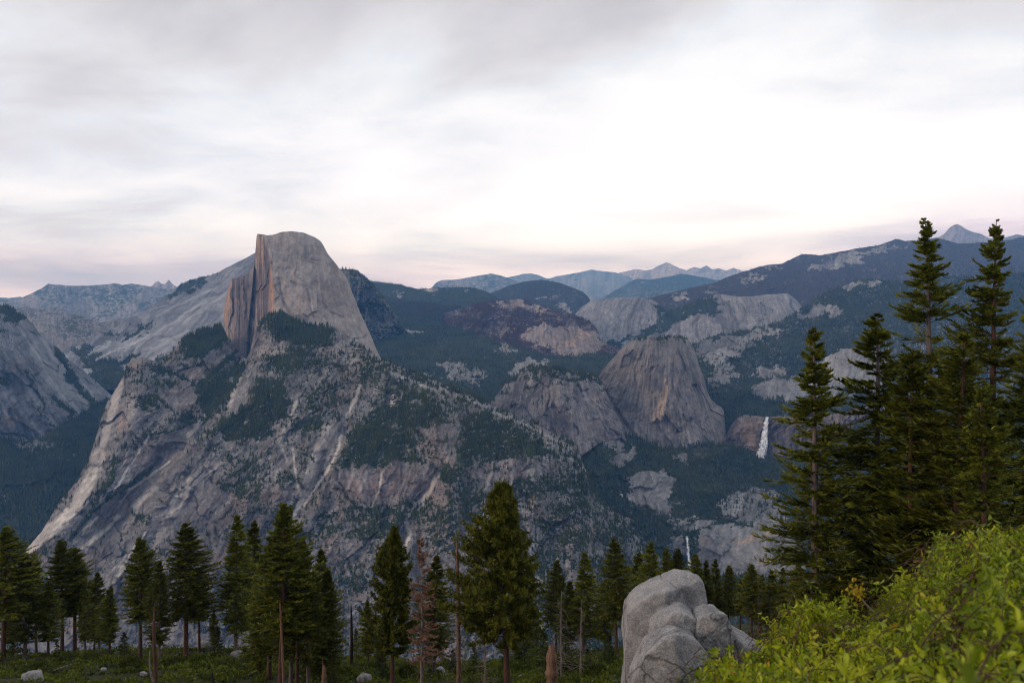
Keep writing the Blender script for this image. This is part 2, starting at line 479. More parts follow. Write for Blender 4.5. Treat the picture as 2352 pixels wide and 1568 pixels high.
M_DEAD = bark_mat('bleached_dead_wood', (0.10, 0.08, 0.07), (0.30, 0.25, 0.22))
M_SNAG = bark_mat('peeling_snag_bark', (0.07, 0.035, 0.022), (0.26, 0.16, 0.11))
M_CHAR = bark_mat('charred_wood', (0.008, 0.006, 0.006), (0.045, 0.028, 0.022))
M_BOULDER = boulder_mat()
M_SOIL = soil_mat()
M_WATER = water_mat()

# =====================================================================
# MOUNTAINS: every slope is a surface with its own distances and relief
# =====================================================================
def to_world(U, V, D):
    return np.stack([(U - CU) / F * D, D, (CV - V) / F * D], -1)


SHEETS = {}


def sheet(name, top, bot, depth, relief, paint, du, dv, mat, label, crest_jag=1.5, u0=None, u1=None,
          back=(60, 160, 400, 900), back_slope=0.55, flow=None, px=3.0, dens_top=1.0):
    top = np.array(top, float); bot = np.array(bot, float)
    u0 = top[0, 0] if u0 is None else u0; u1 = top[-1, 0] if u1 is None else u1
    us = np.arange(u0, u1 + du * 0.5, du)
    vt = np.interp(us, top[:, 0], top[:, 1])
    vt = vt + crest_jag * (fbm(us / 22.0, us * 0 + 3.3, o=5, r=0.6)) * 2.2
    vb = np.interp(us, bot[:, 0], bot[:, 1])
    vb = np.maximum(vb, vt + 2)
    nr = max(8, int(np.max(vb - vt) / dv))
    s = np.linspace(0, 1, nr) ** dens_top
    U = np.repeat(us[None], nr, 0)
    V = vt[None] + (vb - vt)[None] * s[:, None]
    D0 = depth(U, V, vt[None] + 0 * U)
    R, tone = relief(U, V, D0)
    D = D0 - R
    P = to_world(U, V, D)
    # the far side of the mountain: the ground goes on behind the crest and falls away
    c = P[0]
    rows = []
    for k in reversed(back):
        q = c.copy()
        sc = (c[:, 1] + k) / c[:, 1]
        q[:, 0] *= sc; q[:, 1] *= sc
        q[:, 2] -= back_slope * k + 0.00006 * k * k
        q[:, 2] += (fbm(q[:, 0] / 220.0, q[:, 1] / 220.0, o=3) * 0.16 * k)
        rows.append(q)
    nb = len(rows)
    P = np.concatenate([np.array(rows), P], 0)
    rock, veg = paint(U, V, D, tone)
    rock = np.concatenate([np.repeat(rock[:1], nb, 0), rock], 0)
    veg = np.concatenate([np.repeat(veg[:1], nb, 0), veg], 0)
    if flow is None:
        fx, fy = (U * D0 / F) / (px * 7), (V * D0 / F) / (px * 40)
    else:
        fx, fy = flow(U, V, D0)
    fl = np.stack([fx, fy, np.zeros_like(fx)], -1)
    fl = np.concatenate([np.repeat(fl[:1], nb, 0), fl], 0)
    R_, C_ = P.shape[:2]
    idx = np.arange(R_ * C_).reshape(R_, C_)
    f = np.stack([idx[1:, :-1], idx[1:, 1:], idx[:-1, 1:], idx[:-1, :-1]], -1).reshape(-1, 4)
    me = make_mesh(name, P.reshape(-1, 3), f, smooth=False)
    at = me.attributes.new('rock', 'FLOAT_COLOR', 'POINT')
    rc = np.ones((R_ * C_, 4), np.float32); rc[:, :3] = rock.reshape(-1, 3)
    at.data.foreach_set('color', rc.ravel())
    at = me.attributes.new('veg', 'FLOAT', 'POINT'); at.data.foreach_set('value', veg.reshape(-1).astype(np.float32))
    at = me.attributes.new('flow', 'FLOAT_VECTOR', 'POINT'); at.data.foreach_set('vector', fl.reshape(-1, 3).astype(np.float32).ravel())
    o = link(name, me, mat, kind='structure', label=label)
    SHEETS[name] = dict(P=P[nb:], veg=veg[nb:], U=U, V=V)
    return o


TREES = {'conifer': [], 'burnt': [], 'brush': []}


def scatter(key, n, h, bucket='conifer', wfun=None, thr=0.45, seed=0):
    """far-off conifers, stood on the slope where the brush cover is closed"""
    sh = SHEETS[key]
    P, veg = sh['P'], sh['veg']
    a = P[1:, :-1] - P[:-1, :-1]; b = P[:-1, 1:] - P[:-1, :-1]
    nrm = np.cross(a, b)
    area = np.linalg.norm(nrm, axis=-1)
    nz = np.abs(nrm[..., 2]) / (area + 1e-9)
    w = area * sstep(thr - 0.12, thr + 0.2, veg[:-1, :-1]) * (0.25 + nz)
    if wfun is not None:
        w = w * wfun(sh['U'][:-1, :-1], sh['V'][:-1, :-1])
    w = w.ravel(); tot = w.sum()
    if tot <= 0:
        return
    r = np.random.default_rng(100 + seed)
    i = r.choice(len(w), n, p=w / tot)
    C_ = P.shape[1] - 1
    ri, ci = i // C_, i % C_
    fa = r.random((n, 1)); fb = r.random((n, 1))
    pos = P[ri, ci] + a[ri, ci] * fa + b[ri, ci] * fb
    hh = h * (0.45 + 0.75 * r.random(n) ** 1.3)
    TREES[bucket].append(np.concatenate([pos, hh[:, None]], 1))


def build_far_trees(name, arr, mat, label, seed=1):
    arr = np.concatenate(arr, 0); n = len(arr)
    r = np.random.default_rng(seed)
    k = 4
    ang = np.arange(k) / k * 2 * np.pi
    rad = arr[:, 3] * (0.13 + 0.09 * r.random(n))
    rot = r.random(n) * 6.28
    rr = rad[:, None] * (0.75 + 0.5 * r.random((n, k)))
    base = np.stack([arr[:, 0:1] + np.cos(ang + rot[:, None]) * rr, arr[:, 1:2] + np.sin(ang + rot[:, None]) * rr,
                     arr[:, 2:3] + arr[:, 3:4] * (0.04 + 0.1 * r.random((n, k)))], -1)
    tip = np.stack([arr[:, 0] + (r.random(n) - .5) * rad * .3, arr[:, 1], arr[:, 2] + arr[:, 3]], -1)[:, None]
    foot = np.stack([arr[:, 0], arr[:, 1], arr[:, 2] - 1.0], -1)[:, None]
    v = np.concatenate([base, tip, foot], 1)
    i0 = (np.arange(n) * (k + 2))[:, None, None]
    tri = np.array([[j, (j + 1) % k, k] for j in range(k)])
    f = (tri[None] + i0).reshape(-1, 3)
    me = make_mesh(name, v.reshape(-1, 3), f)
    return link(name, me, mat, kind='stuff', label=label)


def rgb(*c):
    return np.array(c, float)


def lerp(a, b, t):
    return a + (b - a) * t[..., None]


ROCK_G = rgb(0.218, 0.215, 0.214)
ROCK_D = rgb(0.120, 0.112, 0.112)
ROCK_P = rgb(0.47, 0.45, 0.445)
ROCK_T = rgb(0.40, 0.29, 0.215)
ROCK_R = rgb(0.27, 0.21, 0.205)


def polar(cu, cv, k=1000.0):
    def f(U, V):
        dx, dy = U - cu, V - cv
        return np.arctan2(dx, dy) * k, np.hypot(dx, dy)
    return f


# ---------------------------------------------------------------- massif
MPOL = polar(1250, 120, 1000.0)
massif_top = [(-40, 1330), (20, 1290), (53, 1269), (95, 1220), (129, 1163), (175, 1106), (205, 1049), (224, 992), (230, 965), (247, 920),
              (274, 882), (289, 844), (304, 821), (327, 819), (361, 833), (395, 810), (414, 782), (448, 764), (509, 746),
              (524, 776), (547, 806), (566, 823), (576, 800), (590, 745), (600, 728), (623, 722), (646, 714), (676, 735), (707, 748),
              (752, 748), (798, 771), (836, 797), (874, 823), (924, 844), (965, 859), (1019, 882), (1076, 901), (1133, 932),
              (1182, 954), (1228, 973), (1266, 992), (1304, 1008), (1328, 1028), (1340, 1065), (1353, 1098), (1368, 1132), (1399, 1163), (1437, 1201),
              (1475, 1246), (1494, 1262), (1540, 1300), (1600, 1340), (1700, 1400)]
massif_bot = [(-40, 1500), (0, 1560), (100, 1640), (1500, 1640), (1700, 1600)]
massif_ctrl = [(874, 823, 3300), (1019, 882, 3180), (1133, 932, 3060), (1228, 973, 2960), (1334, 1038, 2880), (1353, 1098, 2820), (1437, 1201, 2720), (1494, 1262, 2650), (1600, 1340, 2600),
               (304, 821, 3480), (361, 833, 3500), (448, 761, 3720), (509, 742, 3760), (566, 821, 3650), (623, 722, 3640), (752, 749, 3520),
               (274, 882, 3420), (224, 992, 3280), (175, 1106, 3150), (95, 1220, 3020), (53, 1269, 2980), (-40, 1330, 2950),
               (600, 900, 3190), (600, 1000, 3010), (600, 1150, 2830), (600, 1300, 2700), (600, 1500, 2560),
               (800, 850, 3260), (800, 950, 3020), (800, 1070, 2840), (800, 1200, 2720), (800, 1400, 2560), (800, 1600, 2450),
               (1000, 950, 2920), (1000, 1100, 2720), (1000, 1300, 2540), (1000, 1550, 2400),
               (1200, 1050, 2720), (1200, 1200, 2590), (1200, 1400, 2440), (1350, 1250, 2560), (1350, 1400, 2450),
               (400, 950, 3220), (400, 1100, 3000), (400, 1300, 2780), (200, 1350, 2830), (300, 1100, 3020), (455, 890, 3420), (340, 900, 3270), (250, 1500, 2700), (600, 1640, 2480)]
_mt = tps(massif_ctrl)


def massif_depth(U, V, vt):
    d = _mt(U, V)
    return d + 55 * np.exp(-(V - vt) / 11.0)


def massif_relief(U, V, D):
    wu = fbm(U / 140, V / 140, o=4) * 34; wv = fbm(U / 140 + 40, V / 140, o=4) * 34
    a, r = MPOL(U + wu, V + wv)
    amp = 0.6 + 0.8 * sstep(0.0, 0.5, fbm(U / 260, V / 260 + 9, o=2) + 0.25)
    g1 = ridged(a / 95, r / 460, o=2)
    g2 = ridged(a / 30 + 7, r / 130, o=3, r=0.55)
    g3 = fbm(a / 9, r / 40, o=4, r=0.6)
    bl = fbm(U / 16, V / 12, o=4, r=0.6)
    led = fbm(U / 60, V / 18, 2.5, o=3)
    st = ridged(U / 34 + V / 60, V / 30, o=3)
    wr = fbm(U / 50, V / 50, 1.1, o=3)
    f1, e1, c1 = facet(a / 110 + 5, r / 150, 1)
    f2, e2, c2 = facet((a + 22 * wr) / 34, r / 95 + .3 * fbm(U / 30, V / 30, 5.1, o=2), 2)
    f3, e3, c3 = facet((a + 10 * fbm(U / 18, V / 18, 2.1, o=2)) / 11, r / 36 + .3 * fbm(U / 14, V / 14, 6.1, o=2), 3)
    f4, e4, c4 = facet(U / 7.5 + fbm(U / 9, V / 9, 3.1, o=2), V / 8.5, 4)
    gro = sstep(700, 500, U - (V - 1000) * 0.5) * 0.6 + 0.4
    fineg = ridged((a + 5 * wr) / 10, r / 150, o=3, r=.6)
    joint = sstep(0.80, 0.97, ridged((U * .75 - V * .66 + 26 * wr) / 64, (U * .66 + V * .75) / 330, 4.2, o=2))
    joint = np.maximum(joint, sstep(0.86, 0.98, ridged((U * .3 + V * .95 + 20 * wr) / 80, (U * .95 - V * .3) / 260, 14.2, o=2)))
    R = 44 * g1 + gro * (13 * g2 + 5.5 * fineg) + 1.5 * bl + 8 * led + 30 * f1 + 10 * f2 + 3.0 * f3 + 1.2 * f4 - 9 * joint
    # spur running down the right-hand edge, and the deep gully right of the left buttress
    R += 70 * np.exp(-(near_line(U, V, [(327, 825), (300, 950), (240, 1100), (130, 1230)]) / 32) ** 2)
    R -= 85 * np.exp(-(near_line(U, V, [(560, 830), (500, 900), (440, 980), (330, 1110), (250, 1210)]) / 26) ** 2)
    R -= 60 * np.exp(-(near_line(U, V, [(700, 1240), (560, 1290), (520, 1380), (540, 1500)]) / 24) ** 2)
    R += 60 * np.exp(-(near_line(U, V, [(900, 880), (1010, 960), (1040, 1060), (1010, 1200)]) / 40) ** 2)
    R -= 45 * np.exp(-(near_line(U, V, [(1010, 1085), (950, 1160), (925, 1230)]) / 14) ** 2)
    R -= 45 * np.exp(-(near_line(U, V, [(790, 985), (730, 1100), (675, 1190)]) / 18) ** 2)
    tone = dict(g1=g1, g2=g2, g3=g3, bl=bl, led=led, a=a, r=r, c1=c1, c2=c2, c3=c3, e2=e2, e3=e3, f3=f3, c4=c4, joint=joint, fineg=fineg)
    return R, tone


def blobs(U, V, items):
    m = np.zeros(U.shape)
    for it in items:
        if len(it) == 5:
            cx, cy, rx, ry, s = it; ang = 0
        else:
            cx, cy, rx, ry, s, ang = it
        c, sn = math.cos(math.radians(ang)), math.sin(math.radians(ang))
        x = (U - cx) * c + (V - cy) * sn; y = -(U - cx) * sn + (V - cy) * c
        q = (x / rx) ** 2 + (y / ry) ** 2
        m = np.maximum(m, s * (1 - sstep(0.6, 1.35, q)))
    return m


BRUSH_AREAS = [
    ([(414, 786), (448, 765), (509, 746), (520, 775), (500, 800), (470, 812), (455, 830), (425, 815)], 1.1),
    ([(600, 735), (640, 722), (676, 738), (752, 752), (756, 790), (700, 795), (650, 788), (620, 765)], 0.95),
    ([(590, 872), (653, 884), (662, 953), (614, 1001), (550, 1020), (485, 992), (530, 949), (578, 915)], 0.95),
    ([(624, 824), (686, 800), (740, 806), (710, 824), (650, 850), (638, 870)], 0.8),
    ([(670, 968), (730, 963), (758, 977), (706, 992), (674, 996)], 0.9),
    ([(698, 915), (749, 930), (744, 960), (700, 945)], 0.62),
    ([(878, 925), (998, 925), (1034, 968), (950, 982), (970, 1071), (910, 1052), (878, 1071), (768, 1069), (790, 1016), (806, 982), (845, 953)], 0.9),
    ([(526, 1076), (571, 1059), (600, 1088), (590, 1160), (542, 1136), (497, 1119)], 0.66),
    ([(1071, 950), (1119, 943), (1179, 981), (1251, 1020), (1290, 1058), (1215, 1046), (1162, 1046), (1112, 1065), (1057, 1075), (1047, 1039), (1059, 991)], 0.9),
    ([(1016, 1063), (1071, 1070), (1059, 1111), (1006, 1099)], 0.95),
    ([(1033, 1123), (1100, 1123), (1119, 1207), (975, 1207), (1023, 1159)], 0.74),
    ([(786, 1173), (827, 1171), (887, 1166), (956, 1137), (930, 1183), (923, 1216), (863, 1235), (791, 1226), (822, 1202)], 0.8),
    ([(726, 1171), (750, 1178), (748, 1200), (731, 1200)], 0.9),
    ([(786, 1348), (810, 1332), (870, 1334), (827, 1356), (791, 1363)], 0.9),
    ([(978, 1197), (1043, 1173), (1079, 1231), (1031, 1274), (983, 1250)], 0.7),
    ([(452, 891), (500, 855), (556, 831), (532, 879), (517, 930), (464, 968), (464, 930), (450, 908)], 1.0),
    ([(402, 953), (428, 944), (440, 958), (421, 972), (404, 965)], 1.1),
    ([(306, 924), (344, 915), (366, 934), (356, 940), (320, 931)], 1.0),
    ([(340, 850), (372, 846), (392, 852), (400, 862), (360, 864)], 1.0),
    ([(366, 878), (400, 880), (396, 892), (372, 890)], 1.0),
    ([(300, 1180), (345, 1180), (352, 1200), (310, 1212)], 0.75),
    ([(1290, 1010), (1340, 1060), (1400, 1190), (1480, 1260), (1400, 1260), (1330, 1150)], 0.62),
]
BRUSH_LINES = [([(284, 910), (320, 910), (356, 908), (397, 944)], 3.5), ([(372, 848), (417, 865), (455, 888)], 4), ([(541, 807), (505, 840), (464, 879)], 8), ([(560, 835), (548, 862), (530, 900)], 7),
               ([(344, 1076), (320, 1100), (272, 1131), (248, 1142)], 8), ([(260, 1052), (258, 1100), (243, 1119), (215, 1158)], 6), ([(210, 1149), (229, 1161), (191, 1200), (160, 1240)], 6),
               ([(330, 1000), (400, 990), (440, 972)], 4), ([(412, 838), (440, 842), (468, 838)], 3), ([(700, 1040), (720, 1060)], 4), ([(548, 1230), (520, 1290), (535, 1360)], 4), ([(1180, 1100), (1230, 1110)], 4)]
PALE_LINES = [([(277, 879), (265, 920), (244, 992), (229, 1040), (220, 1076)], 9, .8), ([(229, 1040), (215, 1090), (192, 1125), (172, 1166), (140, 1197), (104, 1226), (60, 1262)], 15, 1.0),
              ([(344, 1001), (296, 1071), (280, 1100), (260, 1131)], 2.6, 1.0), ([(388, 1059), (344, 1092), (296, 1128), (277, 1152)], 2.6, .95), ([(498, 896), (488, 934), (464, 963)], 3, 1.0), ([(470, 957), (433, 999)], 6, 1.0),
              ([(562, 824), (542, 879), (526, 929)], 8, .55), ([(549, 850), (531, 925)], 2, .9), ([(335, 1221), (311, 1255), (287, 1291)], 2.8, 1.1), ([(282, 1305), (260, 1334)], 7, 1.1),
              ([(272, 1185), (244, 1216), (186, 1259)], 5, .9), ([(222, 1188), (191, 1219)], 4, .9), ([(404, 1142), (368, 1226), (352, 1262)], 9, .5), ([(356, 1118), (308, 1161)], 9, .45), ([(440, 1106), (402, 1178)], 11, .45),
              ([(782, 1001), (775, 1035), (754, 1078), (730, 1112), (698, 1160)], 3, 1.0), ([(752, 985), (722, 1059), (704, 1130)], 12, .5), ([(770, 990), (750, 1060)], 10, .45), ([(811, 915), (797, 958)], 3.5, .9), ([(826, 886), (811, 934)], 4, .6),
              ([(679, 925), (670, 951)], 3.5, .8), ([(672, 1030), (682, 1112), (694, 1143), (677, 1174)], 2.6, .8), ([(695, 1144), (676, 1185), (680, 1216), (671, 1240)], 5.5, .95),
              ([(1004, 1087), (988, 1128), (944, 1168), (932, 1197), (940, 1226), (930, 1260)], 5, .95), ([(877, 1087), (872, 1120), (851, 1171)], 3, .85), ([(841, 1082), (827, 1128)], 4, .6), ([(815, 1075), (800, 1120)], 5, .4),
              ([(1110, 1159), (1126, 1207)], 8, .7), ([(1311, 1051), (1347, 1082)], 4, .8), ([(652, 990), (645, 1020)], 4, .7), ([(640, 1010), (660, 1060)], 3, .5), ([(900, 856), (1010, 900)], 4, .4), ([(1133, 945), (1230, 985), (1310, 1030)], 4, .4), ([(1010, 890), (1120, 935)], 4, .4)]


def massif_paint(U, V, D, t):
    j = fbm(U / 16, V / 12, 4.4, o=4, r=0.65); j2 = fbm(U / 16 + 50, V / 12, 4.4, o=4, r=0.65)
    Uw, Vw = U + j * 24, V + j2 * 17
    Ul, Vl = U + j * 3.0, V + j2 * 3.0
    fine = fbm(U / 7, V / 5, 1.5, o=3, r=0.65)
    m = np.zeros(U.shape)
    for p, s in BRUSH_AREAS:
        m = np.maximum(m, inpoly(Uw, Vw, p) * s)
    for pl, w in BRUSH_LINES:
        m = np.maximum(m, 1.05 * np.exp(-(near_line(U + j * 7, V + j2 * 7, pl) / w) ** 2))
    clump = fbm((U * .94 - V * .34) / 30, (U * .34 + V * .94) / 11, 3.9, o=4, r=0.65)
    tiny = perlin(U / 4.6, V / 3.8, 2.2) + 0.55 * perlin(U / 8.5, V / 6.5, 5.2)
    dens = 0.5 * fbm(U / 80, V / 50, 7.7, o=3) + 0.35 * sstep(1010, 850, V) * sstep(560, 640, U) + 0.18 * sstep(1010, 1100, V) * sstep(480, 620, U) + 0.22 * sstep(1120, 1250, U) + 0.25 * clump + 0.22 * t['joint']
    smooth = np.maximum(blobs(U, V, [(330, 1100, 150, 60, 1, -48), (430, 1150, 120, 45, 1, -55), (560, 900, 30, 60, .8, 20), (750, 1040, 40, 70, .8, 30), (860, 1110, 110, 38, .8), (980, 1110, 40, 30, .7), (1150, 1080, 70, 28, .8), (385, 925, 45, 28, .7), (430, 870, 26, 20, .8)]), 0)
    bare = np.zeros(U.shape)
    for pl, w, a in PALE_LINES:
        bare = np.maximum(bare, a * sstep(1.25, 0.55, near_line(Ul, Vl, pl) / (w * (0.75 + 0.5 * (j2 + .5)))))
    dots = 0.02 + 0.85 * tiny + 0.95 * dens - 0.45 * smooth
    area = -0.16 + 0.95 * m + 0.50 * clump + 0.34 * tiny + 0.16 * fine
    veg = np.maximum(np.where(m > 0.05, area, -1), dots)
    veg = veg - 0.9 * np.minimum(bare, 1) * (m < 0.5)
    # mineral tone: grey-mauve granite, dark water streaks down the fall line, thin pale slides
    s1 = fbm(t['a'] / 9, t['r'] / 190, 3.3, o=4, r=0.62)
    s2 = fbm(t['a'] / 60, t['r'] / 200, 9.3, o=3)
    patch = fbm(U / 55, V / 45, 6.1, o=4)
    k = 0.46 + 0.50 * s1 + 0.22 * s2 + 0.28 * patch + 0.16 * (t['c2'] - .5) + 0.10 * (t['c3'] - .5) + 0.12 * (t['c1'] - .5)
    c = lerp(ROCK_D[None, None], ROCK_G[None, None], sstep(0.05, 0.6, k))
    c = lerp(c, ROCK_P[None, None] * 0.9, 0.7 * sstep(0.64, 1.05, k))
    hair = ridged((t['a'] + 3 * fine) / 7.5, t['r'] / 260, 8.2, o=3, r=.65)
    c = c * (1 + 0.70 * sstep(0.72, 0.96, hair) - 0.42 * sstep(0.28, -0.1, hair) - 0.42 * t['joint'])[..., None]
    grain = perlin(U / 3.4, V / 3.4, 6.6) + 0.6 * perlin(U / 6.5, V / 5.5, 1.6)
    c = c * (1 + 0.34 * grain)[..., None]
    warm = sstep(0.05, 0.5, fbm(U / 120, V / 90, 12.1, o=3))
    c = lerp(c, c * rgb(1.08, 0.96, 0.90)[None, None], warm)
    c = lerp(c, ROCK_R[None, None] * (1.0 + 0.3 * grain[..., None] + 0.4 * s1[..., None]), 0.36 * blobs(Uw, Vw, [(900, 1110, 110, 34, 1), (1130, 1080, 70, 26, 1), (820, 1110, 40, 34, .8), (860, 1185, 60, 8, .8)]))
    c = lerp(c, ROCK_D[None, None] * rgb(1.0, 0.97, 1.03) * 1.15, 0.5 * blobs(Uw, Vw, [(380, 1035, 70, 26, 1, -40), (450, 1215, 40, 60, .8), (345, 895, 45, 30, .8), (600, 1230, 60, 60, .6)]))
    c = lerp(c, rgb(0.27, 0.235, 0.20)[None, None] * (1 + .3 * grain[..., None]), 0.6 * blobs(Uw, Vw, [(318, 838, 26, 16, 1), (350, 1100, 30, 8, .7, -50)]))
    c = lerp(c, rgb(0.58, 0.555, 0.52)[None, None] * (1.0 + 0.35 * s1[..., None] + 0.22 * grain[..., None]), np.clip(bare * 0.85, 0, 0.92))
    c = lerp(c, ROCK_P[None, None] * rgb(1.0, .95, .87) * 0.95, 0.6 * blobs(Uw, Vw, [(545, 1010, 50, 10, 1, 8), (850, 828, 110, 18, .8, 14), (1000, 885, 60, 10, .7, 24), (1200, 985, 90, 12, .35, 28), (620, 806, 40, 16, .7), (234, 1047, 18, 12, .9), (488, 1180, 4, 6, 1), (797, 968, 5, 4, 1), (735, 985, 30, 6, .6)]) * (0.7 + 0.6 * (tiny > 0)))
    c = lerp(c, ROCK_T[None, None], 0.7 * blobs(Uw, Vw, [(517, 1375, 9, 26, 1), (284, 975, 7, 11, .8), (870, 1393, 26, 8, .9), (562, 812, 4, 16, 1), (1160, 1100, 26, 3, .7), (456, 1166, 4, 10, .6)]))
    return c, veg


M_MASSIF = terrain_mat('massif_rock', 3.9, veg_a=(0.016, 0.026, 0.008), veg_b=(0.040, 0.054, 0.014))
sheet('granite_massif', massif_top, massif_bot, massif_depth, massif_relief, massif_paint, 2.1, 2.1, M_MASSIF,
      'broad grey granite mountainside with brush patches and gullies below the tall bare dome', crest_jag=1.6,
      flow=lambda U, V, D: (MPOL(U, V)[0] / 9.0, MPOL(U, V)[1] / 60.0), px=3.9)
scatter('granite_massif', 26000, 16, bucket='brush', seed=1, thr=0.5)
scatter('granite_massif', 15000, 9, bucket='brush', seed=21, thr=0.16)
scatter('granite_massif', 2500, 26, bucket='brush', seed=22, thr=0.45)
scatter('granite_massif', 2600, 24, bucket='brush', seed=2, thr=0.55, wfun=lambda U, V: inpoly(U, V, [(414, 786), (448, 760), (512, 740), (522, 778), (500, 800), (470, 812), (455, 832), (425, 815)]) + inpoly(U, V, [(600, 725), (640, 715), (676, 734), (752, 746), (756, 790), (700, 795), (650, 788), (620, 765)]))

# ---------------------------------------------------------------- half-round dome
dome_top = [(510, 760), (513, 742), (515, 707), (521, 675), (528, 647), (532, 641), (545, 637), (566, 631), (575, 622), (581, 612), (585, 590), (587, 574), (588.5, 550), (590, 539), (592, 537),
            (604, 538), (615, 540), (627, 539), (646, 533), (669, 531), (695, 534), (722, 544), (737, 555), (745, 568), (752, 582), (771, 605),
            (794, 635), (803, 655), (809, 673), (819, 696), (828, 719), (840, 745), (851, 768), (863, 798), (875, 823), (884, 850)]
dome_bot = [(510, 765), (524, 800), (547, 840), (570, 870), (700, 880), (800, 880), (884, 880)]
_dt = tps([(640, 560, 3960), (690, 540, 4060), (740, 600, 4010), (690, 620, 3860), (690, 700, 3730), (690, 780, 3600), (640, 700, 3760), (640, 780, 3620),
           (780, 700, 3830), (760, 640, 3930), (820, 760, 3820), (870, 830, 3840), (800, 800, 3680), (750, 770, 3640), (810, 690, 3990), (850, 765, 3960), (740, 555, 4150), (771, 605, 4120), (640, 535, 4080), (700, 880, 3500), (600, 880, 3540)])
_edge_v = [530, 559, 593, 669, 726, 800, 900]
_edge_u = [606, 612, 621, 631, 628, 612, 590]


def dome_depth(U, V, vt):
    d = _dt(U, V)
    e = np.interp(V, _edge_v, _edge_u)
    x = e - U
    wall = np.where(x > 0, x * 5.2, 0)
    # the lower shoulder block stands out again left of the wall
    su = np.interp(V, [600, 640, 700, 760, 830], [584, 582, 576, 570, 566])
    y = su - U
    wall = np.where(y > 0, (e - su) * 5.2 - 70 + np.abs(y) * 2.6, wall)
    d = d + wall
    dd = np.minimum(V - vt, 60)
    d = d + 130 * np.exp(-dd / 9.0)
    return d


def dome_relief(U, V, D):
    a, r = polar(680, 250, 420)(U, V)
    w = fbm(U / 70, V / 70, o=3) * 10
    e = np.interp(V, _edge_v, _edge_u)
    left = sstep(2, -4, U - e)
    col = ridged((U + w * .3) / 14, V / 150, 2.2, o=3, r=0.6)
    slab = ridged((a + w) / 34, r / 90, o=3, r=0.55)
    arc = fbm(U / 26, V / 26, 8.8, o=4, r=0.55)
    fol = perlin(a / 60, (r + w * 1.5) / 9.0, 3.0)
    R = (1 - left) * (11 * slab + 13 * arc + 3 * fol) + left * (19 * col + 7 * arc)
    low = sstep(690, 760, V) * (1 - left)
    R = R + low * 9 * ridged(U / 20, V / 16, o=3)
    f1, e1, c1 = facet((a + w * 1.5) / 60, (r + w) / 60, 11)
    f2, e2, c2 = facet((a + w) / 20, (r + w * .6) / 30, 12)
    f3, e3, c3 = facet(U / 11 + .1 * w, V / 60, 13)
    R = R + (1 - left) * (12 * f1 + 3 * f2) + left * 14 * f3 + left * 8 * ridged(U / 5, V / 60, 3.3, o=2)
    # cracks curving across the round back
    for pl, amp in [([(672, 650), (700, 655), (712, 690)], 16), ([(775, 645), (800, 650)], 14), ([(640, 640), (650, 690), (668, 720)], 14), ([(712, 690), (722, 735)], 12), ([(745, 700), (760, 720), (790, 730)], 12), ([(700, 600), (740, 596)], 8)]:
        R -= amp * np.exp(-(near_line(U + w * .6, V + w * .6, pl) / 3.0) ** 2)
    return R, dict(left=left, a=a, r=r, arc=arc, col=col, c1=c1, c2=c2, e1=e1, e2=e2, c3=c3)


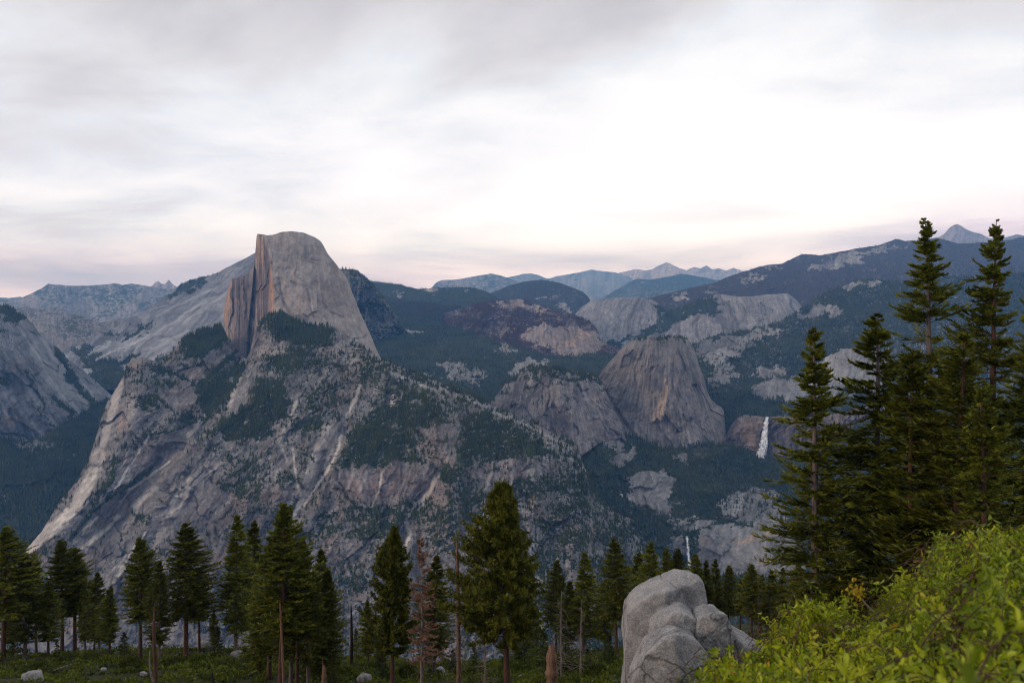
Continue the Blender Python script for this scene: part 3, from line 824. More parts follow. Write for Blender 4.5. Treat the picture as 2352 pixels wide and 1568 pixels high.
def dome_paint(U, V, D, t):
    L = t['left']
    s1 = fbm(t['a'] / 7, t['r'] / 110, 3.1, o=4, r=0.6)
    p = fbm(U / 40, V / 34, 5.5, o=4, r=0.55)
    k = 0.42 + 0.16 * s1 + 0.26 * p + 0.25 * (t['c1'] - .5) + 0.22 * (t['c2'] - .5)
    c = lerp(rgb(0.20, 0.175, 0.16)[None, None], rgb(0.35, 0.315, 0.285)[None, None], sstep(0.1, 0.6, k))
    c = lerp(c, rgb(0.46, 0.41, 0.365)[None, None], 0.8 * sstep(0.62, 1.05, k))
    c = c * (1 - 0.2 * sstep(0.045, 0.0, t['e1']) * (t['c1'] > .45))[..., None]
    arcs = sstep(0.80, 0.96, ridged(t['a'] / 60, (t['r'] + 30 * p) / 26, 4.4, o=3)) * sstep(-.2, .3, p)
    drip = sstep(0.66, 0.95, ridged(t['a'] / 9, t['r'] / 160, 6.4, o=3, r=.6))
    c = c * (1 - 0.32 * arcs + 0.22 * drip + 0.12 * perlin(U / 4, V / 4, 2.5))[..., None]
    low = sstep(700, 800, V) * sstep(760, 840, U + (V - 700) * .2)
    c = lerp(c, rgb(0.46, 0.43, 0.40)[None, None], 0.5 * low)
    # the cut face: dark water streaks between tan and orange panels
    st = 0.6 * fbm(U / 5.0, V / 190, 7.0, o=4, r=0.6) + 0.5 * (t['c3'] - .5)
    cf = lerp(rgb(0.13, 0.11, 0.11)[None, None], rgb(0.36, 0.29, 0.25)[None, None], sstep(-0.25, 0.25, st))
    cf = cf * (1 - 0.45 * sstep(0.5, 0.95, ridged(U / 4.2, V / 120, 9.9, o=3, r=.6)) + 0.15 * perlin(U / 3.5, V / 6, 1.1))[..., None]
    orange = np.maximum(np.exp(-(near_line(U, V, [(622, 620), (627, 722)]) / 5) ** 2), 0.7 * np.exp(-(near_line(U, V, [(529, 650), (523, 672), (519, 735)]) / 4.5) ** 2))
    orange = np.maximum(orange, 0.5 * np.exp(-(near_line(U, V, [(594, 545), (600, 600)]) / 6) ** 2))
    cf = lerp(cf, rgb(0.50, 0.30, 0.19)[None, None], orange * sstep(-0.3, 0.2, st + 0.1))
    dark = np.exp(-(near_line(U, V, [(613, 575), (616, 640), (610, 720)]) / 5) ** 2)
    cf = lerp(cf, rgb(0.11, 0.10, 0.115)[None, None], 0.85 * dark)
    blk = sstep(590, 578, U) * sstep(600, 640, V)
    cf = lerp(cf, rgb(0.15, 0.13, 0.13)[None, None] * (1 + 0.8 * st[..., None]), 0.7 * blk * sstep(528, 545, U))
    c = lerp(c, cf, L)
    fine = fbm(U / 6, V / 4, 1.5, o=3, r=0.65)
    veg = -0.4 + 0.3 * fine + 0.5 * sstep(745, 800, V) * sstep(0.0, 0.3, p)
    veg += 0.75 * np.exp(-(np.abs(V - np.interp(U, [532, 566, 581], [643, 634, 615])) / 4) ** 2) * (U < 584)
    return c, veg


M_DOME = terrain_mat('dome_rock', 4.6, bump=0.7, streak=0.35)
sheet('granite_dome', dome_top, dome_bot, dome_depth, dome_relief, dome_paint, 1.3, 1.7, M_DOME,
      'tall bare half-round granite dome with a sheer streaked face on its left', crest_jag=0.35,
      flow=lambda U, V, D: (polar(680, 250, 420)(U, V)[0] / 6.0, polar(680, 250, 420)(U, V)[1] / 70.0), px=4.6, back=(60, 160, 320, 700, 1300), back_slope=0.8)

# ---------------------------------------------------------------- twin domes on the right of the gorge
cap_top = [(1360, 930), (1372, 868), (1385, 848), (1398, 833), (1418, 810), (1436, 791), (1450, 783), (1467, 778), (1512, 772), (1545, 771), (1569, 774), (1580, 779), (1588, 787), (1595, 803), (1600, 821), (1610, 850), (1618, 871), (1625, 900),
           (1632, 915), (1646, 928), (1658, 936), (1663, 945), (1667, 991), (1672, 1015), (1690, 1040)]
cap_bot = [(1360, 940), (1400, 1000), (1440, 1060), (1690, 1060)]
_ct = tps([(1376, 859, 3950), (1420, 900, 3780), (1429, 966, 3640), (1470, 820, 3800), (1470, 900, 3640), (1470, 1000, 3520), (1520, 775, 3900), (1520, 850, 3650), (1540, 950, 3500), (1540, 1020, 3420),
           (1588, 787, 4000), (1590, 880, 3700), (1600, 960, 3560), (1600, 1020, 3470), (1626, 909, 3850), (1663, 945, 3800), (1667, 1000, 3700), (1640, 980, 3620), (1690, 1060, 3650), (1500, 1060, 3400)])


def cap_relief(U, V, D):
    a, r = polar(1520, 620, 500)(U, V)
    w = fbm(U / 50, V / 50, o=3) * 14
    R = 17 * ridged((a + w) / 30, (r + w) / 110, o=4, r=0.6) + 12 * fbm(U / 18, V / 16, 2.2, o=4, r=0.6) + 8 * perlin(a / 80, (r + w * 2) / 12) + 8 * fbm((a + w) / 5, r / 50, o=3, r=.6)
    f1, e1, c1 = facet((a + w) / 42, (r + w) / 70, 21); f2, e2, c2 = facet((a + w) / 15, (r + w * .6) / 30, 22); f3, e3, c3 = facet(U / 8, V / 9, 23)
    R = R * 0.6 + 20 * f1 + 9 * f2 + 2 * f3 + 8 * ridged((a + w) / 9, r / 110, 6.6, o=3, r=.6)
    for pl, amp in [([(1530, 880), (1512, 930), (1508, 970)], 20), ([(1660, 930), (1600, 960), (1540, 1000)], 18), ([(1380, 880), (1430, 965), (1455, 1000)], 25)]:
        R -= amp * np.exp(-(near_line(U + w * .4, V + w * .4, pl) / 4.5) ** 2)
    return R, dict(a=a, r=r, c1=c1, c2=c2, e1=e1, e2=e2, c3=c3)


def cap_paint(U, V, D, t):
    s1 = fbm(t['a'] / 7, t['r'] / 90, 3.1, o=4, r=0.6); p = fbm(U / 34, V / 34, 15.5, o=4, r=0.55)
    k = 0.40 + 0.24 * s1 + 0.26 * p + .25 * (t['c1'] - .5) + .28 * (t['c2'] - .5) + .15 * (t['c3'] - .5)
    c = lerp(rgb(0.105, 0.10, 0.10)[None, None], rgb(0.24, 0.222, 0.212)[None, None], sstep(0.05, 0.6, k))
    c = lerp(c, rgb(0.40, 0.375, 0.355)[None, None], 0.8 * sstep(0.62, 1.05, k))
    j = p * 9
    tan = inpoly(U + j, V + j, [(1524, 880), (1533, 872), (1536, 885), (1526, 930), (1515, 970), (1505, 975), (1508, 930)])
    c = lerp(c, rgb(0.46, 0.36, 0.27)[None, None], 0.8 * tan)
    c = lerp(c, c * 1.35, sstep(960, 1010, V))
    fine = fbm(U / 6, V / 4, 1.5, o=3, r=0.65)
    veg = -0.2 + 0.36 * fine + 0.60 * sstep(810, 772, V + p * 14) + 0.6 * sstep(1010, 1040, V) + 0.15 * p + 0.12 * perlin(U / 4.5, V / 4, 7.7)
    return c, veg


M_CAP = terrain_mat('rounded_dome_rock', 4.4, bump=0.9, streak=0.7)
sheet('rounded_granite_dome', cap_top, cap_bot, lambda U, V, vt: _ct(U, V) + 110 * np.exp(-(V - vt) / 7), cap_relief, cap_paint, 1.7, 1.9, M_CAP,
      'rounded grey granite dome with a tan scar standing left of the tall waterfall', crest_jag=0.9,
      flow=lambda U, V, D: (polar(1520, 620, 500)(U, V)[0] / 6.0, polar(1520, 620, 500)(U, V)[1] / 50.0), px=4.4, back_slope=0.9)
scatter('rounded_granite_dome', 900, 15, bucket='brush', seed=3)

brod_top = [(1100, 960), (1148, 897), (1160, 882), (1178, 871), (1190, 856), (1201, 848), (1224, 837), (1265, 840), (1323, 852), (1368, 859), (1385, 885), (1400, 920), (1429, 975), (1440, 1010), (1480, 1060)]
brod_bot = [(1100, 1000), (1200, 1080), (1290, 1078), (1334, 1048), (1375, 1018), (1429, 1004), (1480, 1064)]
_bt = tps([(1148, 897, 3500), (1224, 837, 3650), (1323, 852, 3600), (1368, 859, 3650), (1200, 950, 3380), (1280, 930, 3350), (1330, 980, 3280), (1300, 1050, 3180), (1400, 1000, 3350), (1429, 975, 3430), (1380, 1060, 3220), (1200, 1080, 3200)])


def brod_relief(U, V, D):
    a, r = polar(1260, 640, 500)(U, V)
    w = fbm(U / 50, V / 50, o=3) * 14
    R = 24 * ridged((a + w) / 38, (r + w) / 130, o=4, r=0.6) + 13 * fbm(U / 20, V / 14, 2.2, o=4, r=0.6) + 8 * fbm((a + w) / 5, r / 40, o=3, r=.6)
    f1, e1, c1 = facet((a + w) / 46, (r + w) / 60, 31); f2, e2, c2 = facet((a + w) / 17, (r + w * .6) / 26, 32); f3, e3, c3 = facet(U / 8, V / 8, 33)
    R = R * 0.6 + 26 * f1 + 12 * f2 + 2 * f3 + 8 * ridged((a + w) / 9, r / 110, 6.6, o=3, r=.6)
    R += 40 * np.exp(-(near_line(U, V, [(1270, 850), (1300, 940), (1330, 1030)]) / 25) ** 2)
    return R, dict(a=a, r=r, c1=c1, c2=c2, e1=e1, e2=e2, c3=c3)


def brod_paint(U, V, D, t):
    s1 = fbm(t['a'] / 8, t['r'] / 90, 3.1, o=4, r=0.6); p = fbm(U / 34, V / 28, 25.5, o=4, r=0.55)
    k = 0.40 + 0.24 * s1 + 0.26 * p + .25 * (t['c1'] - .5) + .28 * (t['c2'] - .5) + .15 * (t['c3'] - .5)
    c = lerp(rgb(0.13, 0.12, 0.125)[None, None], rgb(0.27, 0.25, 0.245)[None, None], sstep(0.05, 0.6, k))
    c = lerp(c, rgb(0.42, 0.40, 0.39)[None, None], 0.8 * sstep(0.6, 1.0, k))
    j = p * 9
    c = lerp(c, rgb(0.46, 0.37, 0.29)[None, None], 0.7 * inpoly(U + j, V + j, [(1362, 915), (1374, 912), (1376, 925), (1368, 940)]))
    fine = fbm(U / 6, V / 4, 1.5, o=3, r=0.65)
    veg = 0.16 + 0.34 * fine + 0.30 * sstep(900, 850, V + p * 16) - 0.35 * sstep(1310, 1370, U) * sstep(900, 960, V) + 0.22 * p + .25 * fbm(U / 18, V / 10, 9.9, o=3)
    return c, veg


M_BROD = terrain_mat('low_dome_rock', 4.2)
sheet('low_granite_dome', brod_top, brod_bot, lambda U, V, vt: _bt(U, V) + 90 * np.exp(-(V - vt) / 7), brod_relief, brod_paint, 1.9, 1.9, M_BROD,
      'lower brush-topped granite dome between the long ridge and the rounded dome', crest_jag=1.0,
      flow=lambda U, V, D: (polar(1260, 640, 500)(U, V)[0] / 7.0, polar(1260, 640, 500)(U, V)[1] / 50.0), px=4.2)
scatter('low_granite_dome', 2200, 15, bucket='brush', seed=4)

# ---------------------------------------------------------------- generic slopes
def generic(name, top, bot, ctrl, label, px, du, dv, amp=1.0, size=60, rock=ROCK_G, rockb=ROCK_P, vegbase=0.5, vegpolys=(), barepolys=(), tint=None,
            crest=60, jag=1.5, pc=None, streak=0.6, vegcol=None, fine_amp=0.45, redpolys=(), bump=1.0, seed=0.0, back=(80, 250, 700, 1500), back_slope=0.5, dark=None, tanblobs=(), veglines=(), palelines=()):
    ft = tps(ctrl)
    if pc is None:
        pc = ((top[0][0] + top[-1][0]) / 2, min(p[1] for p in top) - 500, 900)
    pf = polar(*pc)

    def relief(U, V, D):
        w = fbm(U / 90, V / 70, seed, o=4) * 24
        a, r = pf(U + w, V + w)
        k = D / 3000.0 * amp
        g1 = ridged(a / size, r / (size * 3), seed + 1.5, o=3)
        R = k * (34 * g1 + 14 * ridged(a / (size * .3), r / (size * 1.4), seed + 3.5, o=3) + 5 * fbm(U / 14, V / 9, seed + 5.5, o=4, r=.6))
        f1, e1, c1 = facet((a + w) / size * .9, r / (size * 1.7), int(seed) + 40)
        f2, e2, c2 = facet((a + w * .5) / (size * .28), r / (size * .75), int(seed) + 41)
        f3, e3, c3 = facet(U / 9 + .02 * w, V / 7, int(seed) + 42)
        R = 0.75 * R + k * (20 * f1 + 7 * f2 + 1.5 * f3)
        return R, dict(a=a, r=r, g1=g1, c1=c1, c2=c2, c3=c3, e2=e2)

    def paint(U, V, D, t):
        p = fbm(U / 60, V / 34, seed + 8.5, o=4, r=.55); j = fbm(U / 26, V / 15, seed + 2.5, o=4, r=.6); j2 = fbm(U / 26, V / 15, seed + 6.5, o=4, r=.6)
        Uw, Vw = U + j * 30, V + j2 * 16
        s1 = fbm(t['a'] / 12, t['r'] / 120, seed + 3.1, o=4, r=0.6)
        k = 0.42 + streak * .4 * s1 + 0.25 * p + .28 * (t['c1'] - .5) + .26 * (t['c2'] - .5) + .18 * (t['c3'] - .5)
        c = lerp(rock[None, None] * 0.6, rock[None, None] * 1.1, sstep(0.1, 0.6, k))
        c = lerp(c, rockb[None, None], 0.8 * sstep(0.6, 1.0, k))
        hair = ridged(t['a'] / 11, t['r'] / 200, seed + 8.2, o=3, r=.65)
        c = c * (1 + streak * (0.5 * sstep(0.68, 0.95, hair) - 0.35 * sstep(0.30, -0.1, hair)) + 0.14 * perlin(U / 3.8, V / 3.2, seed + 6.6))[..., None]
        for b in tanblobs:
            c = lerp(c, ROCK_T[None, None], 0.7 * blobs(Uw, Vw, [b]))
        fine = fbm(U / 7, V / 4, seed + 1.5, o=3, r=.65)
        mid = fbm(U / 22, V / 9, seed + 4.4, o=4, r=.65)
        veg = vegbase + 0.26 * p + fine_amp * .6 * fine + .24 * mid + .15 * perlin(U / 4.5, V / 3.2, seed + 3.3)
        for pl, s in vegpolys:
            veg = np.maximum(veg, inpoly(Uw, Vw, pl) * s + 0.2 * fine + .2 * mid - .1)
        for pl, s in barepolys:
            veg = veg - inpoly(Uw, Vw, pl) * s * (0.75 + 0.35 * mid)
            c = lerp(c, c * 1.25, inpoly(Uw, Vw, pl))
        for pl, w in veglines:
            veg = np.maximum(veg, 0.35 * fine + 1.0 * np.exp(-(near_line(U + j * 8, V + j2 * 8, pl) / w) ** 2))
        for pl, w, a in (dark or ()):
            c = c * (1 - a * np.exp(-(near_line(U + j * 3, V + j2 * 3, pl) / w) ** 2))[..., None]
        for pl, w, a in palelines:
            e_ = a * np.exp(-(near_line(U + j * 4, V + j2 * 4, pl) / w) ** 2)
            c = lerp(c, rockb[None, None] * 1.1, e_); veg = veg - e_
        return c, veg
    va, vb_ = vegcol if vegcol else ((0.018, 0.028, 0.018), (0.044, 0.058, 0.028))
    m = terrain_mat(name + '_ground', px, va, vb_, bump=bump)
    return sheet(name, top, bot, lambda U, V, vt: ft(U, V) + crest * np.exp(-(V - vt) / 6.0), relief, paint, du, dv, m, label,
                 crest_jag=jag, px=px, flow=lambda U, V, D: (pf(U, V)[0] / 10.0, pf(U, V)[1] / 70.0), back=back, back_slope=back_slope)


# gorge forest below the twin domes, with the slab and the lower fall's cliff
generic('gorge_forest_slope', [(1290, 1060), (1334, 1034), (1375, 1004), (1440, 996), (1493, 1018), (1560, 1020), (1646, 1018), (1700, 1028), (1800, 1060), (1900, 1020), (2000, 960), (2100, 930), (2450, 900)],
        [(1290, 1300), (1500, 1480), (2450, 1480)],
        [(1334, 1045, 3215), (1375, 1016, 3290), (1425, 1002, 3400), (1500, 1023, 3430), (1646, 1022, 3470), (1750, 1065, 3500), (1450, 1100, 3180), (1600, 1100, 3200), (1750, 1150, 3150), (1560, 1200, 2960), (1700, 1230, 2880),
         (1450, 1200, 3020), (1580, 1225, 2930), (1580, 1290, 2900), (1700, 1350, 2650), (1900, 1250, 2700), (2000, 1000, 3300), (2300, 950, 3200), (2300, 1300, 2500), (1600, 1450, 2600), (1400, 1350, 2800)],
        'dark forested gorge bottom with pale slabs below the tall waterfall', 4.0, 2.4, 2.2, amp=0.8, vegbase=0.79, seed=1.0,
        barepolys=[([(1437, 1110), (1470, 1085), (1530, 1075), (1545, 1120), (1540, 1180), (1535, 1195), (1490, 1170), (1440, 1140)], 1.15),
                   ([(1385, 1000), (1420, 995), (1440, 1025), (1450, 1050), (1430, 1065), (1400, 1068), (1410, 1040)], 0.88),
                   ([(1540, 1040), (1570, 1045), (1575, 1060), (1545, 1050)], 0.68),
                   ([(1650, 1150), (1740, 1120), (1800, 1130), (1800, 1200), (1690, 1200), (1650, 1175)], 0.51),
                   ([(1600, 1215), (1820, 1190), (1850, 1320), (1600, 1320)], 1.01), ([(1540, 1235), (1570, 1232), (1575, 1285), (1540, 1280)], 1.08), ([(1570, 1205), (1640, 1190), (1640, 1200), (1575, 1222)], 1.08),
                   ([(1545, 1188), (1590, 1188), (1590, 1196), (1545, 1198)], 1.08), ([(1400, 1165), (1440, 1195), (1500, 1262), (1480, 1270), (1440, 1220)], 0.94)],
        tanblobs=[(1716, 1236, 26, 8, 1), (1765, 1284, 14, 7, .9), (1780, 1225, 18, 8, .9), (1610, 1240, 18, 14, .5)], fine_amp=0.35)
scatter('gorge_forest_slope', 15000, 22, seed=5)

# cliff that carries the tall waterfall
generic('waterfall_cliff', [(1640, 1020), (1668, 1000), (1680, 975), (1695, 958), (1712, 952), (1755, 957), (1800, 955), (1850, 960), (1920, 950), (2000, 930), (2100, 920)],
        [(1640, 1060), (1690, 1060), (1760, 1095), (2100, 1100)],
        [(1668, 990, 3640), (1712, 955, 3660), (1755, 957, 3650), (1800, 957, 3640), (1755, 1010, 3590), (1745, 1080, 3540), (1700, 1030, 3590), (1820, 1060, 3560), (2000, 1000, 3560), (2100, 1100, 3450)],
        'brown and grey cliff beside the tall waterfall', 4.2, 1.8, 1.8, amp=0.7, size=26, rock=rgb(0.20, 0.165, 0.15), rockb=rgb(0.36, 0.32, 0.29), vegbase=0.12, seed=2.0, jag=0.8,
        dark=[([(1768, 958), (1766, 1000), (1762, 1070)], 14, .45)], tanblobs=[(1715, 995, 20, 26, .7), (1725, 1040, 20, 24, .6)])
scatter('waterfall_cliff', 500, 16, seed=6)

# bench and forest above the fall
generic('upper_forest_bench', [(1590, 880), (1615, 900), (1640, 905), (1700, 890), (1760, 862), (1800, 850), (1840, 846), (1900, 820), (1925, 800), (1960, 800), (2000, 800), (2100, 790), (2450, 780)],
        [(1590, 1030), (1665, 1010), (1700, 985), (2450, 1000)],
        [(1640, 910, 4400), (1700, 890, 4600), (1840, 850, 4700), (1960, 800, 4700), (2100, 800, 4600), (1700, 950, 3900), (1800, 950, 3850), (1900, 900, 4200), (2000, 950, 3800), (2300, 800, 4600), (2300, 1000, 3800), (1640, 1000, 3760), (1700, 1000, 3790), (1800, 1000, 3770), (1900, 1000, 3800), (1650, 1040, 3720)],
        'forested bench with bare granite swells above the tall waterfall', 5.2, 2.4, 2.2, amp=0.6, vegbase=0.58, seed=3.0,
        vegpolys=[([(1600, 915), (1700, 900), (1800, 925), (1800, 955), (1690, 955), (1660, 1010), (1630, 990)], 1.1), ([(1940, 900), (2020, 890), (2030, 950), (1930, 945)], 1.0)],
        barepolys=[([(1700, 890), (1840, 850), (1925, 810), (1930, 905), (1860, 915), (1780, 915)], 0.68), ([(1925, 800), (1990, 800), (2030, 850), (2020, 905), (1960, 915), (1925, 880)], 1.28)])
scatter('upper_forest_bench', 9000, 22, seed=7)

# long forested shoulder on the right
generic('right_forest_shoulder', [(1560, 810), (1591, 792), (1637, 770), (1705, 759), (1762, 748), (1800, 735), (1819, 721), (1838, 710), (1870, 690), (1910, 664), (1948, 653), (1965, 644), (1982, 641), (2010, 641), (2032, 645), (2085, 649), (2150, 640), (2250, 632), (2350, 628), (2480, 620)],
        [(1560, 960), (1700, 960), (1900, 900), (2480, 900)],
        [(1591, 792, 5000), (1705, 759, 5300), (1838, 710, 5700), (1982, 641, 6300), (2150, 640, 6200), (2400, 625, 6200), (1650, 850, 4700), (1800, 800, 5000), (1950, 720, 5600), (2100, 700, 5700), (1700, 900, 4500), (1900, 850, 4650), (2200, 800, 5000), (2400, 850, 4800)],
        'long forested shoulder dotted with granite outcrops on the right', 6.0, 2.4, 2.2, amp=0.7, vegbase=0.73, seed=4.0, vegcol=((0.018, 0.027, 0.017), (0.046, 0.058, 0.028)),
        barepolys=[([(1942, 655), (1965, 643), (2000, 640), (2035, 646), (2035, 656), (1990, 656), (1945, 662)], 1.01),
                   ([(1840, 712), (1890, 700), (1930, 700), (1925, 725), (1860, 722), (1830, 724)], 0.81), ([(1600, 790), (1640, 775), (1760, 755), (1790, 765), (1700, 800), (1690, 850), (1640, 860), (1610, 820)], 0.57),
                   ([(1730, 850), (1800, 845), (1780, 865), (1725, 862)], 0.81), ([(1640, 860), (1690, 860), (1680, 880), (1640, 878)], 0.68)])
scatter('right_forest_shoulder', 16000, 23, seed=8)

# pale cliffs above the valley
generic('pale_cliff_wall', [(1250, 800), (1300, 755), (1323, 719), (1335, 705), (1361, 690), (1418, 683), (1467, 683), (1498, 688), (1515, 700), (1528, 714), (1560, 706), (1591, 695), (1620, 684), (1648, 674), (1694, 681), (1730, 680), (1762, 676), (1811, 674), (1832, 691), (1850, 715), (1900, 760)],
        [(1250, 850), (1400, 860), (1900, 850)],
        [(1323, 719, 6900), (1361, 690, 7000), (1467, 683, 7000), (1528, 714, 6900), (1648, 674, 6700), (1811, 674, 6500), (1380, 760, 6650), (1450, 760, 6650), (1550, 760, 6500), (1700, 740, 6300), (1800, 720, 6250), (1400, 830, 6400), (1600, 800, 6200), (1850, 800, 6000)],
        'sweeping pale granite slab cliffs across the far side of the valley', 7.0, 2.1, 2.0, amp=0.4, size=110, rock=rgb(0.235, 0.24, 0.26), rockb=rgb(0.40, 0.41, 0.44), vegbase=-0.12, seed=5.0, jag=0.7, streak=0.9, fine_amp=0.3, bump=0.5,
        vegpolys=[([(1498, 690), (1528, 700), (1560, 700), (1600, 690), (1648, 680), (1655, 700), (1640, 725), (1600, 715), (1560, 735), (1500, 770), (1440, 790), (1400, 800), (1400, 790), (1460, 770), (1525, 728)], 0.85),
                  ([(1760, 690), (1775, 705), (1740, 745), (1715, 760), (1740, 715)], 0.5), ([(1323, 790), (1400, 790), (1440, 800), (1440, 860), (1300, 860)], 0.8)])
scatter('pale_cliff_wall', 1600, 20, seed=9)

# burnt hill with grey dome top in the middle distance
generic('burnt_granite_hill', [(1020, 720), (1064, 707), (1106, 694), (1133, 690), (1167, 690), (1190, 686), (1209, 690), (1247, 704), (1304, 719), (1340, 730), (1361, 742), (1375, 765), (1380, 783), (1421, 802), (1460, 830)],
        [(1020, 800), (1200, 860), (1460, 860)],
        [(1064, 707, 7200), (1190, 686, 6900), (1304, 719, 6500), (1361, 742, 6300), (1200, 760, 6200), (1300, 780, 5900), (1250, 820, 5700), (1380, 810, 5700), (1100, 780, 6300), (1421, 802, 5700)],
        'burnt purplish hill with a bare grey top and a rocky face in the middle distance', 6.5, 2.1, 2.0, amp=0.7, vegbase=0.66, seed=6.0, jag=0.8,
        rock=rgb(0.22, 0.19, 0.185), rockb=rgb(0.38, 0.34, 0.32), vegcol=((0.030, 0.020, 0.026), (0.060, 0.036, 0.040)), size=40,
        barepolys=[([(1150, 695), (1190, 684), (1215, 690), (1245, 700), (1255, 712), (1200, 708), (1165, 708)], 1.08), ([(1190, 760), (1240, 745), (1300, 750), (1360, 750), (1380, 780), (1370, 815), (1300, 820), (1240, 795), (1205, 775)], 0.74)],
        tanblobs=[(1340, 770, 12, 12, .8), (1320, 790, 20, 6, .7), (1270, 800, 24, 5, .5)])
scatter('burnt_granite_hill', 5200, 20, bucket='burnt', seed=10, thr=0.5)

# the broad forest valley
generic('forest_valley', [(760, 700), (840, 680), (886, 690), (950, 693), (1000, 697), (1064, 705), (1110, 712), (1160, 735), (1200, 770), (1260, 800), (1330, 812), (1421, 812), (1480, 800), (1560, 800), (1640, 830)],
        [(760, 900), (900, 950), (1100, 1040), (1300, 1040), (1640, 1000)],
        [(850, 690, 8200), (950, 693, 8200), (1064, 705, 7800), (1160, 740, 6900), (1260, 805, 5900), (1420, 815, 5500), (1600, 830, 5200), (850, 800, 5800), (950, 780, 6200), (1050, 800, 5800), (950, 870, 4800), (1100, 880, 4700), (1200, 850, 5100), (1100, 950, 4100), (1300, 900, 4500), (1300, 1000, 3900), (1500, 950, 4300), (800, 900, 4600)],
        'wide valley floor and slope covered in dark conifer forest', 6.0, 2.2, 2.1, amp=0.6, vegbase=0.92, seed=7.0, jag=1.0,
        barepolys=[([(850, 735), (875, 740), (960, 765), (955, 772), (890, 758)], 1.15), ([(1000, 830), (1060, 835), (1110, 860), (1090, 880), (1040, 870), (1000, 850)], 0.74), ([(1172, 850), (1190, 832), (1225, 824), (1262, 832), (1265, 842), (1215, 850), (1190, 868)], 1.28), ([(930, 845), (990, 862), (960, 870)], 0.81), ([(1150, 780), (1190, 800), (1170, 812), (1140, 800)], 0.68)])
scatter('forest_valley', 24000, 22, seed=11)
scatter('forest_valley', 2600, 20, bucket='burnt', seed=12, wfun=lambda U, V: np.exp(-(near_line(U, V, [(920, 700), (1100, 715), (1200, 760)]) / 22) ** 2))

# steep rocky knob right behind the half-round dome, then the long slab ridge on its left
generic('rocky_knob', [(740, 640), (770, 625), (783, 619), (800, 619), (821, 621), (835, 632), (850, 645), (865, 662), (886, 690), (910, 725), (935, 765), (965, 815)],
        [(740, 820), (965, 822)],
        [(783, 619, 6200), (821, 621, 6200), (850, 645, 6100), (886, 690, 6200), (830, 700, 6050), (800, 790, 6000), (920, 760, 6500), (860, 740, 6200), (850, 800, 6050)],
        'steep rocky wooded knob right behind the tall dome', 6.5, 2.1, 2.0, amp=0.8, vegbase=0.5, seed=8.0, size=30)
scatter('rocky_knob', 2600, 22, seed=13)

generic('slab_ridge', [(100, 860), (150, 800), (165, 795), (250, 760), (330, 715), (395, 672), (412, 655), (430, 645), (455, 639), (480, 634), (500, 626), (520, 615), (545, 602), (565, 592), (584, 582), (620, 560), (700, 560), (760, 610)],
        [(100, 900), (230, 890), (300, 900), (760, 850)],
        [(165, 795, 6000), (250, 760, 6600), (395, 672, 7500), (480, 634, 7700), (584, 582, 7600), (700, 560, 7500), (250, 860, 5300), (350, 820, 5600), (450, 760, 6000), (500, 720, 6300), (400, 740, 6400), (560, 640, 7000), (560, 760, 5900), (350, 880, 5200), (700, 800, 5800), (300, 800, 5900)],
        'long ridge of clean pale granite slabs rising from the left to behind the tall dome', 7.0, 2.1, 2.0, amp=0.55, size=60, rock=rgb(0.22, 0.232, 0.26), rockb=rgb(0.42, 0.44, 0.48), vegbase=-0.10, veglines=[([(190, 800), (240, 850), (262, 880)], 7), ([(240, 845), (290, 830), (320, 815)], 4), ([(355, 838), (400, 812)], 5), ([(280, 785), (330, 755)], 2.5), ([(300, 768), (345, 745)], 2), ([(170, 800), (225, 858)], 5)],
        palelines=[([(470, 690), (400, 740), (320, 780), (220, 825)], 3, .7), ([(560, 650), (480, 700), (420, 740)], 4, .6), ([(500, 660), (430, 690), (360, 725)], 3, .5), ([(430, 760), (340, 810), (290, 850)], 5, .7), ([(400, 790), (330, 840)], 4, .6), ([(250, 790), (200, 815)], 4, .5)], seed=9.0,
        pc=(1000, 250, 900), streak=1.1, jag=0.6, fine_amp=0.35,
        vegpolys=[([(412, 660), (455, 639), (520, 615), (520, 622), (470, 645), (430, 668), (395, 685)], 0.9), ([(300, 765), (350, 742), (320, 762), (280, 785)], 0.75), ([(240, 842), (300, 815), (330, 822), (280, 845)], 0.95),
                  ([(355, 835), (400, 805), (420, 810), (380, 838)], 0.9), ([(250, 770), (300, 745), (290, 755), (255, 785)], 0.6), ([(190, 790), (300, 860), (280, 880), (180, 830)], 0.7), ([(200, 860), (300, 850), (300, 895), (220, 895)], 0.8)])
scatter('slab_ridge', 3000, 20, seed=14)

